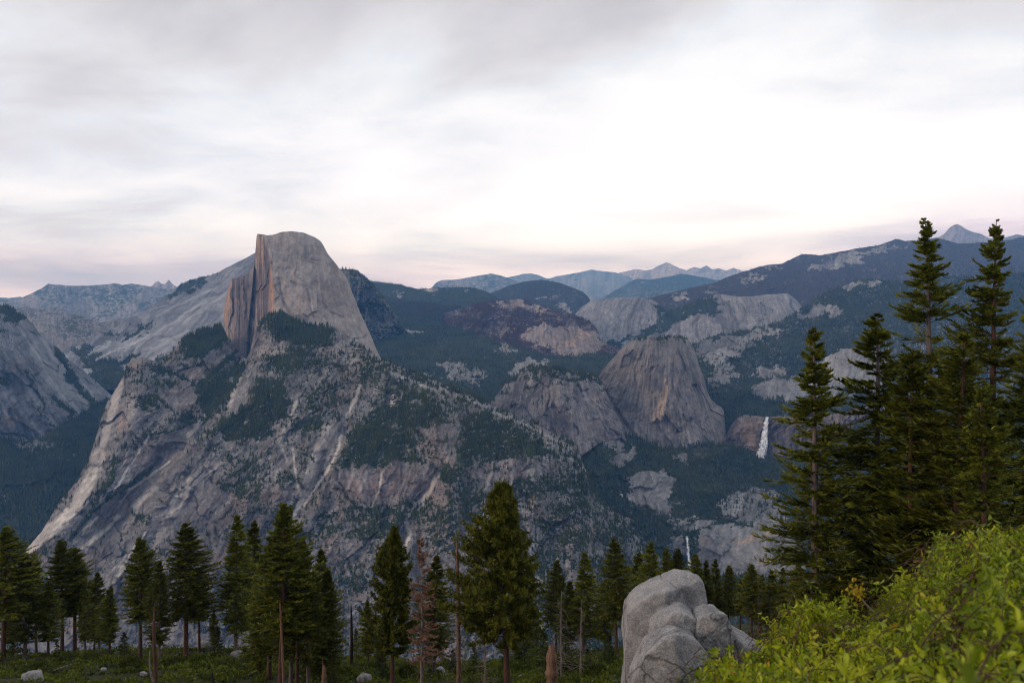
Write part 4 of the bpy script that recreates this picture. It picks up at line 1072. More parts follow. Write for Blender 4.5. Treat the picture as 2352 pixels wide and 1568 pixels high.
# left wall of the side canyon
generic('left_canyon_wall', [(-180, 640), (-100, 670), (0, 698), (15, 703), (30, 708), (45, 722), (60, 730), (75, 742), (90, 765), (120, 790), (150, 820), (185, 845), (215, 870), (255, 905), (300, 950)],
        [(-180, 1050), (0, 1045), (100, 1060), (200, 1030), (300, 990)],
        [(-100, 670, 4300), (0, 698, 4300), (60, 730, 4400), (90, 765, 4500), (150, 820, 4700), (215, 870, 4900), (255, 905, 4900), (0, 800, 3950), (60, 820, 4050), (120, 880, 4250), (180, 930, 4350), (0, 900, 3960), (80, 950, 4020), (150, 1000, 4180), (0, 1040, 3980), (-150, 900, 3950), (240, 980, 4600)],
        'steep granite wall of the side canyon at the left edge', 4.8, 2.1, 2.0, amp=0.7, size=46, rock=rgb(0.185, 0.20, 0.225), rockb=rgb(0.36, 0.39, 0.43), vegbase=0.14, seed=10.0, pc=(-350, 120, 800), streak=1.0, jag=1.0,
        vegpolys=[([(0, 700), (30, 708), (48, 725), (40, 745), (8, 740), (2, 720)], 1.0), ([(130, 830), (175, 850), (175, 880), (150, 870)], 0.9), ([(-180, 640), (-10, 695), (0, 720), (-180, 700)], 0.9), ([(0, 860), (30, 870), (20, 885), (0, 880)], .8), ([(100, 1010), (180, 960), (255, 905), (260, 960), (200, 1040)], 0.85)],
        veglines=[([(131, 800), (152, 852), (190, 903), (224, 934)], 8), ([(88, 934), (112, 968), (136, 987)], 4), ([(121, 913), (148, 934), (165, 950)], 5), ([(56, 848), (80, 896), (104, 944)], 3), ([(0, 990), (60, 1000)], 3), ([(160, 960), (200, 985)], 6)],
        palelines=[([(75, 800), (110, 860), (150, 915), (190, 960)], 9, .7), ([(105, 830), (150, 880), (200, 930)], 7, .6), ([(60, 880), (95, 940), (135, 985)], 6, .6), ([(20, 900), (60, 960), (100, 1000)], 6, .4), ([(95, 780), (130, 830), (150, 850)], 7, .7)],
        tanblobs=[(20, 960, 16, 14, .4), (35, 840, 12, 16, .3)])
scatter('left_canyon_wall', 4500, 20, seed=15)

# the deep dark valley
generic('deep_valley_forest', [(-180, 1030), (0, 1004), (40, 1012), (90, 1008), (130, 985), (175, 960), (235, 920), (260, 915), (330, 900)],
        [(-180, 1500), (330, 1450)],
        [(-180, 1030, 3750), (0, 1004, 3820), (130, 985, 4000), (260, 915, 4600), (100, 1100, 3600), (0, 1200, 3400), (100, 1300, 3250), (250, 1000, 4150), (200, 1200, 3500), (-150, 1300, 3250), (300, 1400, 3250)],
        'deep valley filled with dark conifer forest at the left edge', 4.8, 2.4, 2.4, amp=0.7, vegbase=1.05, seed=11.0, fine_amp=0.2,
        barepolys=[([(20, 1012), (90, 1010), (140, 1018), (130, 1030), (60, 1035)], 0.75), ([(130, 1040), (170, 1045), (160, 1058)], 0.6), ([(-10, 1135), (15, 1133), (12, 1150), (-10, 1150)], 0.8)])
scatter('deep_valley_forest', 11000, 22, seed=16)

# middle ground behind the side canyon
generic('canyon_head_slopes', [(-180, 720), (0, 715), (60, 705), (120, 712), (180, 724), (230, 740), (260, 735), (330, 720), (420, 690), (480, 680)],
        [(-180, 900), (480, 900)],
        [(0, 715, 8500), (180, 724, 8000), (330, 720, 8500), (100, 760, 7300), (200, 800, 6400), (230, 850, 5800), (0, 800, 7000), (400, 760, 8200)],
        'granite slopes at the head of the side canyon', 8.0, 2.3, 2.1, amp=0.6, rock=rgb(0.24, 0.225, 0.23), rockb=rgb(0.40, 0.38, 0.375), vegbase=0.40, seed=12.0)
generic('left_high_plateau', [(-180, 670), (-60, 680), (30, 690), (50, 684), (75, 672), (95, 662), (110, 651), (125, 653), (150, 656), (200, 656), (240, 653), (262, 650), (280, 654), (300, 651), (330, 655), (355, 660), (385, 664), (410, 660), (440, 670), (520, 690)],
        [(-180, 780), (520, 780)],
        [(0, 690, 14949), (110, 651, 14949), (260, 652, 15524), (385, 664, 15524), (200, 700, 13224), (100, 720, 12074), (350, 710, 12649), (-150, 700, 14374), (300, 760, 10925)],
        'high granite plateau on the left skyline', 13.0, 2.2, 1.6, amp=0.5, rock=rgb(0.27, 0.25, 0.25), rockb=rgb(0.45, 0.43, 0.42), vegbase=0.46, seed=13.0, jag=0.6, fine_amp=0.7)
generic('twin_spires', [(340, 662), (350, 656), (357, 648), (364, 645), (370, 651), (378, 652), (384, 646), (388, 642), (394, 650), (404, 658), (415, 664)], [(340, 700), (415, 700)],
        [(364, 645, 20400), (400, 650, 20400), (364, 690, 18600), (410, 690, 18600)],
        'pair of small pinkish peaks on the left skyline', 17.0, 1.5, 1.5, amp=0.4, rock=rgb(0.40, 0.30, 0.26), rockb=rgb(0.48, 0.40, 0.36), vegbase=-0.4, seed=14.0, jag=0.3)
generic('far_left_hills', [(-180, 680), (-60, 678), (20, 684), (45, 681), (70, 688), (120, 690)], [(-180, 720), (120, 720)], [(0, 684, 22857), (100, 690, 22857), (0, 715, 20571)],
        'faint blue hills at the left end of the skyline', 20.0, 3, 2, amp=0.3, vegbase=0.5, seed=15.0, jag=0.3)

# receding blue ranges
generic('wooded_blue_ridge', [(820, 660), (844, 645), (867, 647), (890, 650), (925, 655), (958, 664), (985, 662), (1019, 660), (1050, 660), (1076, 659), (1100, 664), (1118, 669), (1150, 686), (1200, 700), (1240, 712)],
        [(820, 730), (1240, 760)],
        [(844, 645, 9800), (958, 664, 9500), (1076, 659, 9500), (1150, 690, 8800), (900, 690, 8600), (1050, 700, 8300), (1200, 720, 8000), (860, 720, 8000)],
        'dark blue wooded ridge with pale rock spots beyond the forest valley', 9.5, 2.1, 1.8, amp=0.5, vegbase=0.92, seed=16.0, jag=0.8,
        barepolys=[([(972, 668), (990, 660), (1010, 666), (1005, 678), (980, 680)], 0.94), ([(1050, 668), (1066, 666), (1070, 674), (1055, 676)], 0.94), ([(900, 672), (930, 670), (925, 680), (905, 682)], 0.68)])
scatter('wooded_blue_ridge', 5000, 24, seed=17)
generic('broad_blue_hill', [(1090, 690), (1133, 671), (1165, 657), (1201, 647), (1243, 642), (1285, 649), (1310, 658), (1338, 669), (1350, 680), (1360, 700), (1400, 740)],
        [(1090, 760), (1400, 760)],
        [(1133, 671, 10800), (1243, 642, 11000), (1338, 669, 10500), (1200, 690, 9800), (1300, 700, 9600), (1350, 740, 9000), (1100, 740, 9200)],
        'broad blue wooded hill in the centre distance', 10.5, 2.1, 1.8, amp=0.5, vegbase=0.85, seed=17.0, jag=0.5, vegcol=((0.016, 0.018, 0.018), (0.034, 0.034, 0.030)),
        barepolys=[([(1226, 688), (1240, 680), (1250, 686), (1238, 694)], 0.81), ([(1260, 676), (1275, 674), (1280, 682), (1262, 684)], 0.68), ([(1265, 700), (1290, 698), (1320, 712), (1300, 720)], 0.81)])
generic('hazy_granite_upland', [(980, 668), (992, 660), (1003, 648), (1015, 643), (1049, 642), (1080, 636), (1105, 632), (1127, 628), (1150, 632), (1171, 640), (1201, 650), (1240, 664), (1300, 690)],
        [(980, 700), (1300, 720)],
        [(1015, 643, 23653), (1127, 628, 23653), (1200, 650, 22127), (1100, 670, 19838), (1250, 690, 19074)],
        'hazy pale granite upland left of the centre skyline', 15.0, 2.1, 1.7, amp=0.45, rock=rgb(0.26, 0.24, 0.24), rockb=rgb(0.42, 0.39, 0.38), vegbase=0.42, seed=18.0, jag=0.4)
generic('blue_range_right_of_centre', [(1330, 720), (1360, 700), (1385, 684), (1399, 675), (1415, 665), (1429, 658), (1445, 648), (1463, 640), (1490, 642), (1510, 640), (1540, 634), (1566, 628), (1600, 634), (1638, 641), (1700, 650)],
        [(1330, 760), (1700, 740)],
        [(1399, 677, 18983), (1463, 639, 20390), (1566, 628, 21093), (1638, 641, 20390), (1450, 690, 16875), (1600, 690, 16171), (1380, 730, 15468)],
        'blue wooded range with pale outcrops right of centre', 14.0, 2.1, 1.7, amp=0.5, vegbase=0.72, seed=19.0, jag=0.4)
generic('faint_middle_range', [(1150, 640), (1185, 633), (1201, 629), (1220, 628), (1235, 631), (1258, 640), (1280, 634), (1315, 628), (1340, 623), (1361, 619), (1385, 623), (1414, 625), (1440, 634), (1470, 640), (1500, 652), (1560, 670)],
        [(1150, 690), (1560, 710)],
        [(1201, 629, 32400), (1361, 619, 32400), (1500, 650, 30856), (1250, 680, 26227), (1450, 690, 25456)],
        'faint pale blue range along the centre skyline', 21.0, 2.2, 1.7, amp=0.4, vegbase=0.3, seed=20.0, jag=0.5)
generic('snowy_far_crest', [(1380, 640), (1414, 628), (1440, 622), (1460, 618), (1480, 621), (1498, 618), (1512, 611), (1524, 606), (1532, 602), (1542, 606), (1562, 616), (1578, 620), (1593, 613), (1608, 616), (1623, 610), (1635, 618), (1650, 616), (1668, 622), (1685, 614), (1700, 620), (1725, 632), (1800, 650), (1900, 655)],
        [(1380, 690), (1900, 700)],
        [(1460, 618, 33000), (1532, 603, 33550), (1650, 618, 33000), (1800, 650, 31900), (1500, 680, 27500), (1700, 680, 27500)],
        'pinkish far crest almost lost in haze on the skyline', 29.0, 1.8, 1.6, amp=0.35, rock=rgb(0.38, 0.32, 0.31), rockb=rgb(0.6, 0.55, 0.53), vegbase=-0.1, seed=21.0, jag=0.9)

# great ridge on the right with its pointed summit
generic('great_right_ridge', [(1420, 700), (1458, 690), (1500, 683), (1527, 676), (1572, 664), (1629, 653), (1641, 649), (1686, 630), (1724, 619), (1750, 611), (1770, 607), (1796, 606), (1815, 596), (1842, 583), (1860, 584), (1884, 587), (1933, 577), (1971, 570), (2017, 563), (2040, 555), (2062, 549), (2080, 553), (2100, 554), (2123, 551), (2150, 545), (2200, 560), (2280, 556), (2352, 545), (2480, 530)],
        [(1420, 760), (1850, 740), (2480, 720)],
        [(1458, 690, 8900), (1572, 664, 9200), (1686, 630, 9800), (1796, 606, 10200), (1842, 583, 10800), (2062, 549, 11500), (2352, 545, 11500), (1600, 690, 8500), (1750, 650, 8700), (1900, 620, 9200), (2100, 600, 9400), (1700, 690, 8000), (1900, 670, 8100), (2200, 650, 8300), (1850, 740, 7600), (2400, 700, 7600), (1500, 760, 8000), (1700, 740, 7700)],
        'great wooded ridge climbing to the right skyline', 9.0, 2.2, 1.9, amp=0.6, vegbase=0.86, seed=22.0, jag=0.8, vegcol=((0.028, 0.024, 0.024), (0.062, 0.048, 0.040)),
        barepolys=[([(1850, 612), (1900, 600), (1960, 590), (1985, 600), (1960, 610), (1880, 617)], 1.08), ([(1890, 595), (1930, 582), (2000, 570), (2090, 560), (2060, 572), (1960, 588), (1900, 600)], 0.68), ([(1695, 650), (1720, 632), (1760, 632), (1740, 642), (1710, 652)], 0.68),
                   ([(1540, 680), (1575, 672), (1580, 688), (1550, 692)], 1.01), ([(1630, 658), (1660, 660), (1665, 668), (1635, 666)], 0.81), ([(1990, 612), (2015, 612), (2010, 622), (1990, 622)], 0.54), ([(1760, 612), (1796, 608), (1810, 616), (1770, 620)], 0.68)])
scatter('great_right_ridge', 8000, 22, bucket='burnt', seed=18, wfun=lambda U, V: sstep(600, 640, V - (1900 - U) * .05))
scatter('great_right_ridge', 6000, 22, seed=19)
generic('pointed_summit', [(2080, 590), (2120, 570), (2150, 548), (2169, 537), (2180, 524), (2190, 517), (2199, 515), (2208, 519), (2218, 526), (2235, 533), (2252, 537), (2275, 548), (2310, 545), (2335, 538), (2370, 545), (2480, 540)],
        [(2080, 620), (2480, 620)],
        [(2199, 515, 22021), (2150, 550, 21717), (2252, 537, 22021), (2352, 545, 22021), (2200, 580, 20198), (2350, 600, 19743), (2100, 600, 20502)],
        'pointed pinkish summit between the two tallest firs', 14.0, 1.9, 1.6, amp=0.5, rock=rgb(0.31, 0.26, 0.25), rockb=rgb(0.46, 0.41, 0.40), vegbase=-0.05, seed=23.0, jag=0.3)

# dark ground under and beyond everything, out to the horizon
def base_ground():
    m, n, l, b, out = new_mat('valley_woodland')
    b.inputs['Base Color'].default_value = (0.03, 0.04, 0.025, 1)
    x = np.linspace(-33000, 33000, 61); y = np.linspace(400, 37000, 61)
    X, Y = np.meshgrid(x, y)
    Z = -1150 + 60 * fbm(X / 3000, Y / 3000, o=3) + np.clip((Y - 6000) / 20000, 0, 1) * 300
    idx = np.arange(61 * 61).reshape(61, 61)
    f = np.stack([idx[:-1, :-1], idx[:-1, 1:], idx[1:, 1:], idx[1:, :-1]], -1).reshape(-1, 4)
    link('lower_ground', make_mesh('lower_ground', np.stack([X, Y, Z], -1).reshape(-1, 3), f, True), m, kind='structure', label='low wooded ground beneath the mountains')


base_ground()
build_far_trees('distant_conifer_forest', TREES['conifer'], M_FAR, 'distant dark conifers standing on the mountain slopes')
build_far_trees('mountainside_conifers', TREES['brush'], M_BRUSH, 'dark green conifers and brush on the granite mountainside and twin domes', seed=3)
build_far_trees('distant_burnt_forest', TREES['burnt'], M_FARB, 'distant reddish burnt conifers on the far slopes', seed=2)


# ---------------------------------------------------------------- waterfalls
def ray(u, v, d):
    return np.array([(u - CU) / F * d, d, (CV - v) / F * d])


def on_slope(key, u, v, ahead):
    sh = SHEETS[key]
    i = np.argmin((sh['U'] - u) ** 2 + (sh['V'] - v) ** 2)
    i0, j0 = np.unravel_index(i, sh['U'].shape)
    w = sh['P'][max(0, i0 - 3):i0 + 4, max(0, j0 - 3):j0 + 4, 1]
    return float(w.min()) - ahead


def waterfall(name, pts, label, seed, thin=0.0):
    """pts: (u, v, half width in px, distance)"""
    pts = np.array(pts, float)
    n = 60; k = 9
    t = np.linspace(0, 1, n)
    vv = pts[0, 1] + (pts[-1, 1] - pts[0, 1]) * t
    uu = np.interp(vv, pts[:, 1], pts[:, 0]); ww = np.interp(vv, pts[:, 1], pts[:, 2]); dd = np.interp(vv, pts[:, 1], pts[:, 3])
    s = np.linspace(-1, 1, k)
    Vv = np.repeat(vv[:, None], k, 1)
    ragL = 1 + 0.35 * fbm(vv / 5, vv * 0 + seed, o=3)[:, None]
    Uu = uu[:, None] + ww[:, None] * s[None] * ragL + 0.8 * fbm(vv / 8, vv * 0 + seed + 4, o=3)[:, None]
    Dd = dd[:, None] - 10 * np.sqrt(np.clip(1 - s[None] ** 2, 0, 1)) - 5 * fbm(Uu / 2.0, Vv / 7, seed, o=3)
    P = to_world(Uu, Vv, Dd)
    back = to_world(Uu, Vv, dd[:, None] + 12 + 0 * Uu)
    idx = np.arange(n * k).reshape(n, k)
    f = np.stack([idx[1:, :-1], idx[1:, 1:], idx[:-1, 1:], idx[:-1, :-1]], -1).reshape(-1, 4)
    fb = f[:, ::-1] + n * k
    sl = np.stack([idx[:-1, 0], idx[1:, 0], idx[1:, 0] + n * k, idx[:-1, 0] + n * k], -1)
    sr = np.stack([idx[1:, -1], idx[:-1, -1], idx[:-1, -1] + n * k, idx[1:, -1] + n * k], -1)
    V = np.concatenate([P.reshape(-1, 3), back.reshape(-1, 3)])
    me = make_mesh(name, V, np.concatenate([f, fb, sl, sr]), True)
    at = me.attributes.new('edge', 'FLOAT', 'POINT')
    e = np.tile(np.abs(s) ** 1.5, n) * 1.25 + thin
    at.data.foreach_set('value', np.concatenate([e, e]).astype(np.float32))
    link(name, me, M_WATER, kind='structure', label=label)


def fall_line(key, pts, ahead):
    out = []
    for k, (u, v, w) in enumerate(pts):
        d = on_slope(key, u, v, ahead)
        out.append((u, v, w, d if not out else min(d, out[-1][3])))
    return out


waterfall('waterfall', fall_line('waterfall_cliff', [(1762, 957, 4), (1759, 975, 6.5), (1757, 990, 8), (1754, 1020, 11), (1746, 1050, 14.5), (1740, 1069, 14)], 9), 'tall white waterfall dropping over the brown cliff', 1.0)
waterfall('waterfall', fall_line('gorge_forest_slope', [(1578, 1231, 7), (1580, 1255, 7), (1583, 1290, 7), (1584, 1310, 6)], 9), 'small waterfall low in the gorge just above the treetops', 5.0, thin=0.55)

# =====================================================================
# NEAR HILLSIDE
# =====================================================================
gk = tps([(x * 3.0, y * 3.0, z) for x, y, z in [
    (0, 0, -1.75), (2, 0, -1.7), (-3, 0, -2.2), (4, 3, -1.75), (1.5, 3, -2.3), (-3, 4, -4.2), (0, 6, -4.2), (3, 6, -2.9), (6, 6, -2.4), (-8, 10, -8.5), (0, 12, -8.0), (6, 12, -6.6), (12, 12, -6.0),
    (8, 22, -11.5), (0, 25, -14.5), (-20, 25, -16), (25, 25, -12.5), (-30, 50, -28), (0, 50, -27), (35, 50, -21.5), (60, 50, -20), (45, 72, -29.5), (30, 72, -31), (60, 80, -31),
    (-60, 90, -45), (0, 90, -43.5), (40, 100, -41), (-90, 120, -55), (-30, 120, -54.5), (0, 120, -53.5), (60, 120, -47), (-110, 160, -68), (-60, 160, -66.5), (-20, 160, -67.5), (20, 160, -66), (80, 160, -60),
    (-130, 200, -81), (-70, 200, -79), (-20, 200, -83), (30, 200, -79), (90, 200, -74), (-100, 240, -98), (-40, 240, -101), (30, 240, -95), (90, 240, -87), (110, 280, -103), (60, 280, -107), (0, 280, -128), (-120, 280, -130),
    (150, 120, -43), (-200, 200, -84), (180, 240, -80), (-200, 280, -130), (0, 340, -190), (120, 340, -165), (-150, 340, -190), (200, 340, -160)]])


def ground_z(x, y):
    x = np.asarray(x, float); y = np.asarray(y, float)
    z = gk(x * 3.0, y * 3.0)
    am = np.clip(y / 60.0, 0.03, 1.0)
    return z + am * (1.4 * fbm(x / 22, y / 22, 3.0, o=3) + 0.35 * fbm(x / 4, y / 4, 1.0, o=3))


def build_hillside():
    ys = np.concatenate([[-25, -12, -6], np.linspace(-2, 30, 65), np.linspace(31, 350, 180)])
    k = 150
    rows = []
    for y in ys:
        hw = 14 + max(0, y) * 0.95
        rows.append(np.stack([np.linspace(-hw, hw, k), np.full(k, y)], -1))
    A = np.array(rows)
    Z = ground_z(A[..., 0], np.maximum(A[..., 1], -4))
    P = np.concatenate([A, Z[..., None]], -1)
    n = len(ys)
    idx = np.arange(n * k).reshape(n, k)
    f = np.stack([idx[:-1, :-1], idx[:-1, 1:], idx[1:, 1:], idx[1:, :-1]], -1).reshape(-1, 4)
    link('near_hillside', make_mesh('near_hillside', P.reshape(-1, 3), f, True), M_SOIL, kind='structure', label='steep wooded hillside falling away below the viewpoint')


build_hillside()


def foot(u, v, lo=60.0, hi=300.0):
    """the point of the hillside seen in direction (u, v) - first hit"""
    d = np.arange(lo, hi, 0.5)
    x = (u - CU) / F * d
    z = ground_z(x, d)
    vv = CV - z / d * F
    i = np.where(vv <= v)[0]
    j = i[0] if len(i) else int(np.argmin(vv))
    return x[j], d[j], z[j]


def tube(path, radii, sides=7):
    path = np.asarray(path, float); n = len(path)
    t = np.gradient(path, axis=0); t /= np.linalg.norm(t, axis=1)[:, None] + 1e-9
    ref = np.array([0.31, 0.95, 0.05]); a = np.cross(t, ref); a /= np.linalg.norm(a, axis=1)[:, None] + 1e-9
    b = np.cross(t, a)
    ang = np.arange(sides) / sides * 2 * np.pi
    v = path[:, None] + np.asarray(radii)[:, None, None] * (np.cos(ang)[None, :, None] * a[:, None] + np.sin(ang)[None, :, None] * b[:, None])
    idx = np.arange(n * sides).reshape(n, sides); nx = np.roll(idx, -1, 1)
    f = np.stack([idx[:-1], nx[:-1], nx[1:], idx[1:]], -1).reshape(-1, 4)
    return v.reshape(-1, 3), f


def merge(parts):
    vs, fs, o = [], [], 0
    for v, f in parts:
        vs.append(v); fs.append(f + o); o += len(v)
    return np.concatenate(vs), np.concatenate(fs)


# ---------------------------------------------------------------- shrubs as ground cover
def kites(p0, dirv, wid, ln):
    """diamond-shaped leaf sprays: p0 (n,3), dirv (n,3) unit, wid (n,3) half-width vectors, ln (n,)"""
    n = len(p0)
    d = dirv * ln[:, None]
    v = np.stack([p0, p0 + d * 0.45 + wid, p0 + d, p0 + d * 0.45 - wid], 1)
    f = np.arange(n * 4).reshape(n, 4)
    return v.reshape(-1, 3), f


def rand_dirs(r, n, up=0.0):
    d = r.normal(size=(n, 3)); d[:, 2] += up
    return d / np.linalg.norm(d, axis=1)[:, None]


def shrub_cover():
    r = np.random.default_rng(5)
    n = 17000
    y = 92 + 135 * r.random(n) ** 0.9
    x = (r.random(n) * 2 - 1) * (y * 0.68)
    m = fbm(x / 11, y / 11, 5.0, o=3)
    x, y = x[m > -0.3], y[m > -0.3]
    n = len(x)
    z = ground_z(x, y)
    rad = 0.35 + 1.3 * r.random(n) ** 2
    per = 11
    cx = np.repeat(np.stack([x, y, z], -1), per, 0)
    R = np.repeat(rad, per)
    d = rand_dirs(r, n * per, 0.9); d[:, 2] = np.abs(d[:, 2])
    p = cx + d * (R * (0.55 + 0.45 * r.random(n * per)))[:, None] * np.array([1, 1, 0.75])
    dd = rand_dirs(r, n * per, 0.8) * 0.6 + d * 0.5
    dd /= np.linalg.norm(dd, axis=1)[:, None]
    w = np.cross(dd, rand_dirs(r, n * per)) ; w /= np.linalg.norm(w, axis=1)[:, None] + 1e-6
    v, f = kites(p, dd, w * 0.17, 0.35 + 0.4 * r.random(n * per))
    link('low_shrub_cover', make_mesh('low_shrub_cover', v, f), M_SHRUB, kind='stuff', label='low green shrubs carpeting the hillside between the tree trunks')


shrub_cover()


def mound(u, v, wpx, label, seed):
    """a rounded shrub made of leaf sprays over short stems"""
    x, y, z = foot(u, v, lo=85)
    r = np.random.default_rng(seed)
    R = wpx / F * y / 2
    o = thing('shrub', label, 'shrub', (x, y, z), r.random() * 6, 'rounded shrubs on the forest floor')
    n = 620
    d = rand_dirs(r, n, 0.7); d[:, 2] = np.abs(d[:, 2])
    lob = 1 + 0.35 * perlin(d[:, 0] * 2.2 + seed, d[:, 1] * 2.2, d[:, 2] * 2.2)
    p = d * (R * lob * (0.55 + 0.45 * r.random(n) ** 0.5))[:, None] * np.array([1, 1, 0.72])
    dd = d + rand_dirs(r, n, 0.5) * 0.8; dd /= np.linalg.norm(dd, axis=1)[:, None]
    w = np.cross(dd, rand_dirs(r, n)); w /= np.linalg.norm(w, axis=1)[:, None] + 1e-6
    kv, kf = kites(p, dd, w * 0.13, 0.3 + 0.3 * r.random(n))
    link('foliage', make_mesh('foliage', kv, kf), M_SHRUB, o)
    st = [tube(np.array([[0, 0, -0.2], [a[0] * R * .4, a[1] * R * .4, R * .4]]), np.array([0.05, 0.02]), 4) for a in rand_dirs(r, 5)]
    link('stems', make_mesh('stems', *merge(st)), M_BARK, o)


MOUNDS = [(28, 1512, 70, 'wide low shrub at the left edge of the hillside'), (150, 1522, 60, 'rounded shrub under the pale-trunked fir'), (205, 1518, 46, 'shrub at the right foot of the left clump'),
          (300, 1535, 60, 'shrub between the left clump and the forked snag'), (395, 1530, 54, 'shrub beside the grey fallen log'), (455, 1522, 44, 'low shrub in front of the grey boulder'),
          (520, 1535, 60, 'bright low shrub near the charred leaning stump'), (590, 1530, 50, 'shrub at the left foot of the big clump'), (700, 1555, 56, 'shrub among the trunks of the big clump'),
          (790, 1550, 44, 'shrub at the foot of the charred black pole'), (850, 1540, 50, 'rounded shrub left of the spire-topped fir trunk'), (935, 1550, 50, 'shrub between the spire-topped fir and the red dead tree'),
          (1020, 1535, 46, 'shrub behind the peeling snag'), (1090, 1555, 56, 'shrub left of the big pine trunk'), (1200, 1550, 64, 'bright shrub right of the big pine trunk'), (1240, 1530, 50, 'shrub behind the split stump'),
          (1310, 1545, 60, 'shrub under the bleached skeleton tree'), (1370, 1550, 56, 'shrub between the bleached pole and the big boulder'), (1400, 1520, 46, 'dark shrub close to the big boulder foot'), (85, 1545, 60, 'shrub just above the bottom left boulder')]
for _i, (_u, _v, _w, _l) in enumerate(MOUNDS):
    mound(_u, _v, _w, _l, 300 + _i)

# ---------------------------------------------------------------- conifers
def trunk_mesh(name, h, r0, seed, top=0.03, bend=0.01, sides=9, flare=1.35, rough=0.0, broken=False):
    n = 26
    t = np.linspace(0, 1, n)
    x = bend * h * np.sin(t * 3 + seed) * t; y = bend * h * np.cos(t * 2.2 + seed) * t
    z = t * h - 0.6
    r = r0 * (1 - t) ** 0.85 + top
    if broken:
        r = r0 * (1 - 0.45 * t) * (1 - 0.5 * np.clip((t - 0.8) / 0.2, 0, 1))
    r[:2] *= [flare, 1.1]
    if rough:
        r = r * (1 + rough * fbm(t * 14, t * 0 + seed, o=3))
    v, f = tube(np.stack([x, y, z], -1), r, sides)
    if broken:     # splintered top: slivers of unequal length
        rr = np.random.default_rng(seed)
        v[-sides:, 2] += rr.random(sides) ** 2 * r0 * 3.2 - r0
        v[-2 * sides:-sides, 2] -= rr.random(sides) * r0 * 0.6
    return v, f, lambda tt: np.stack([bend * h * np.sin(tt * 3 + seed) * tt, bend * h * np.cos(tt * 2.2 + seed) * tt, tt * h - 0.6], -1)


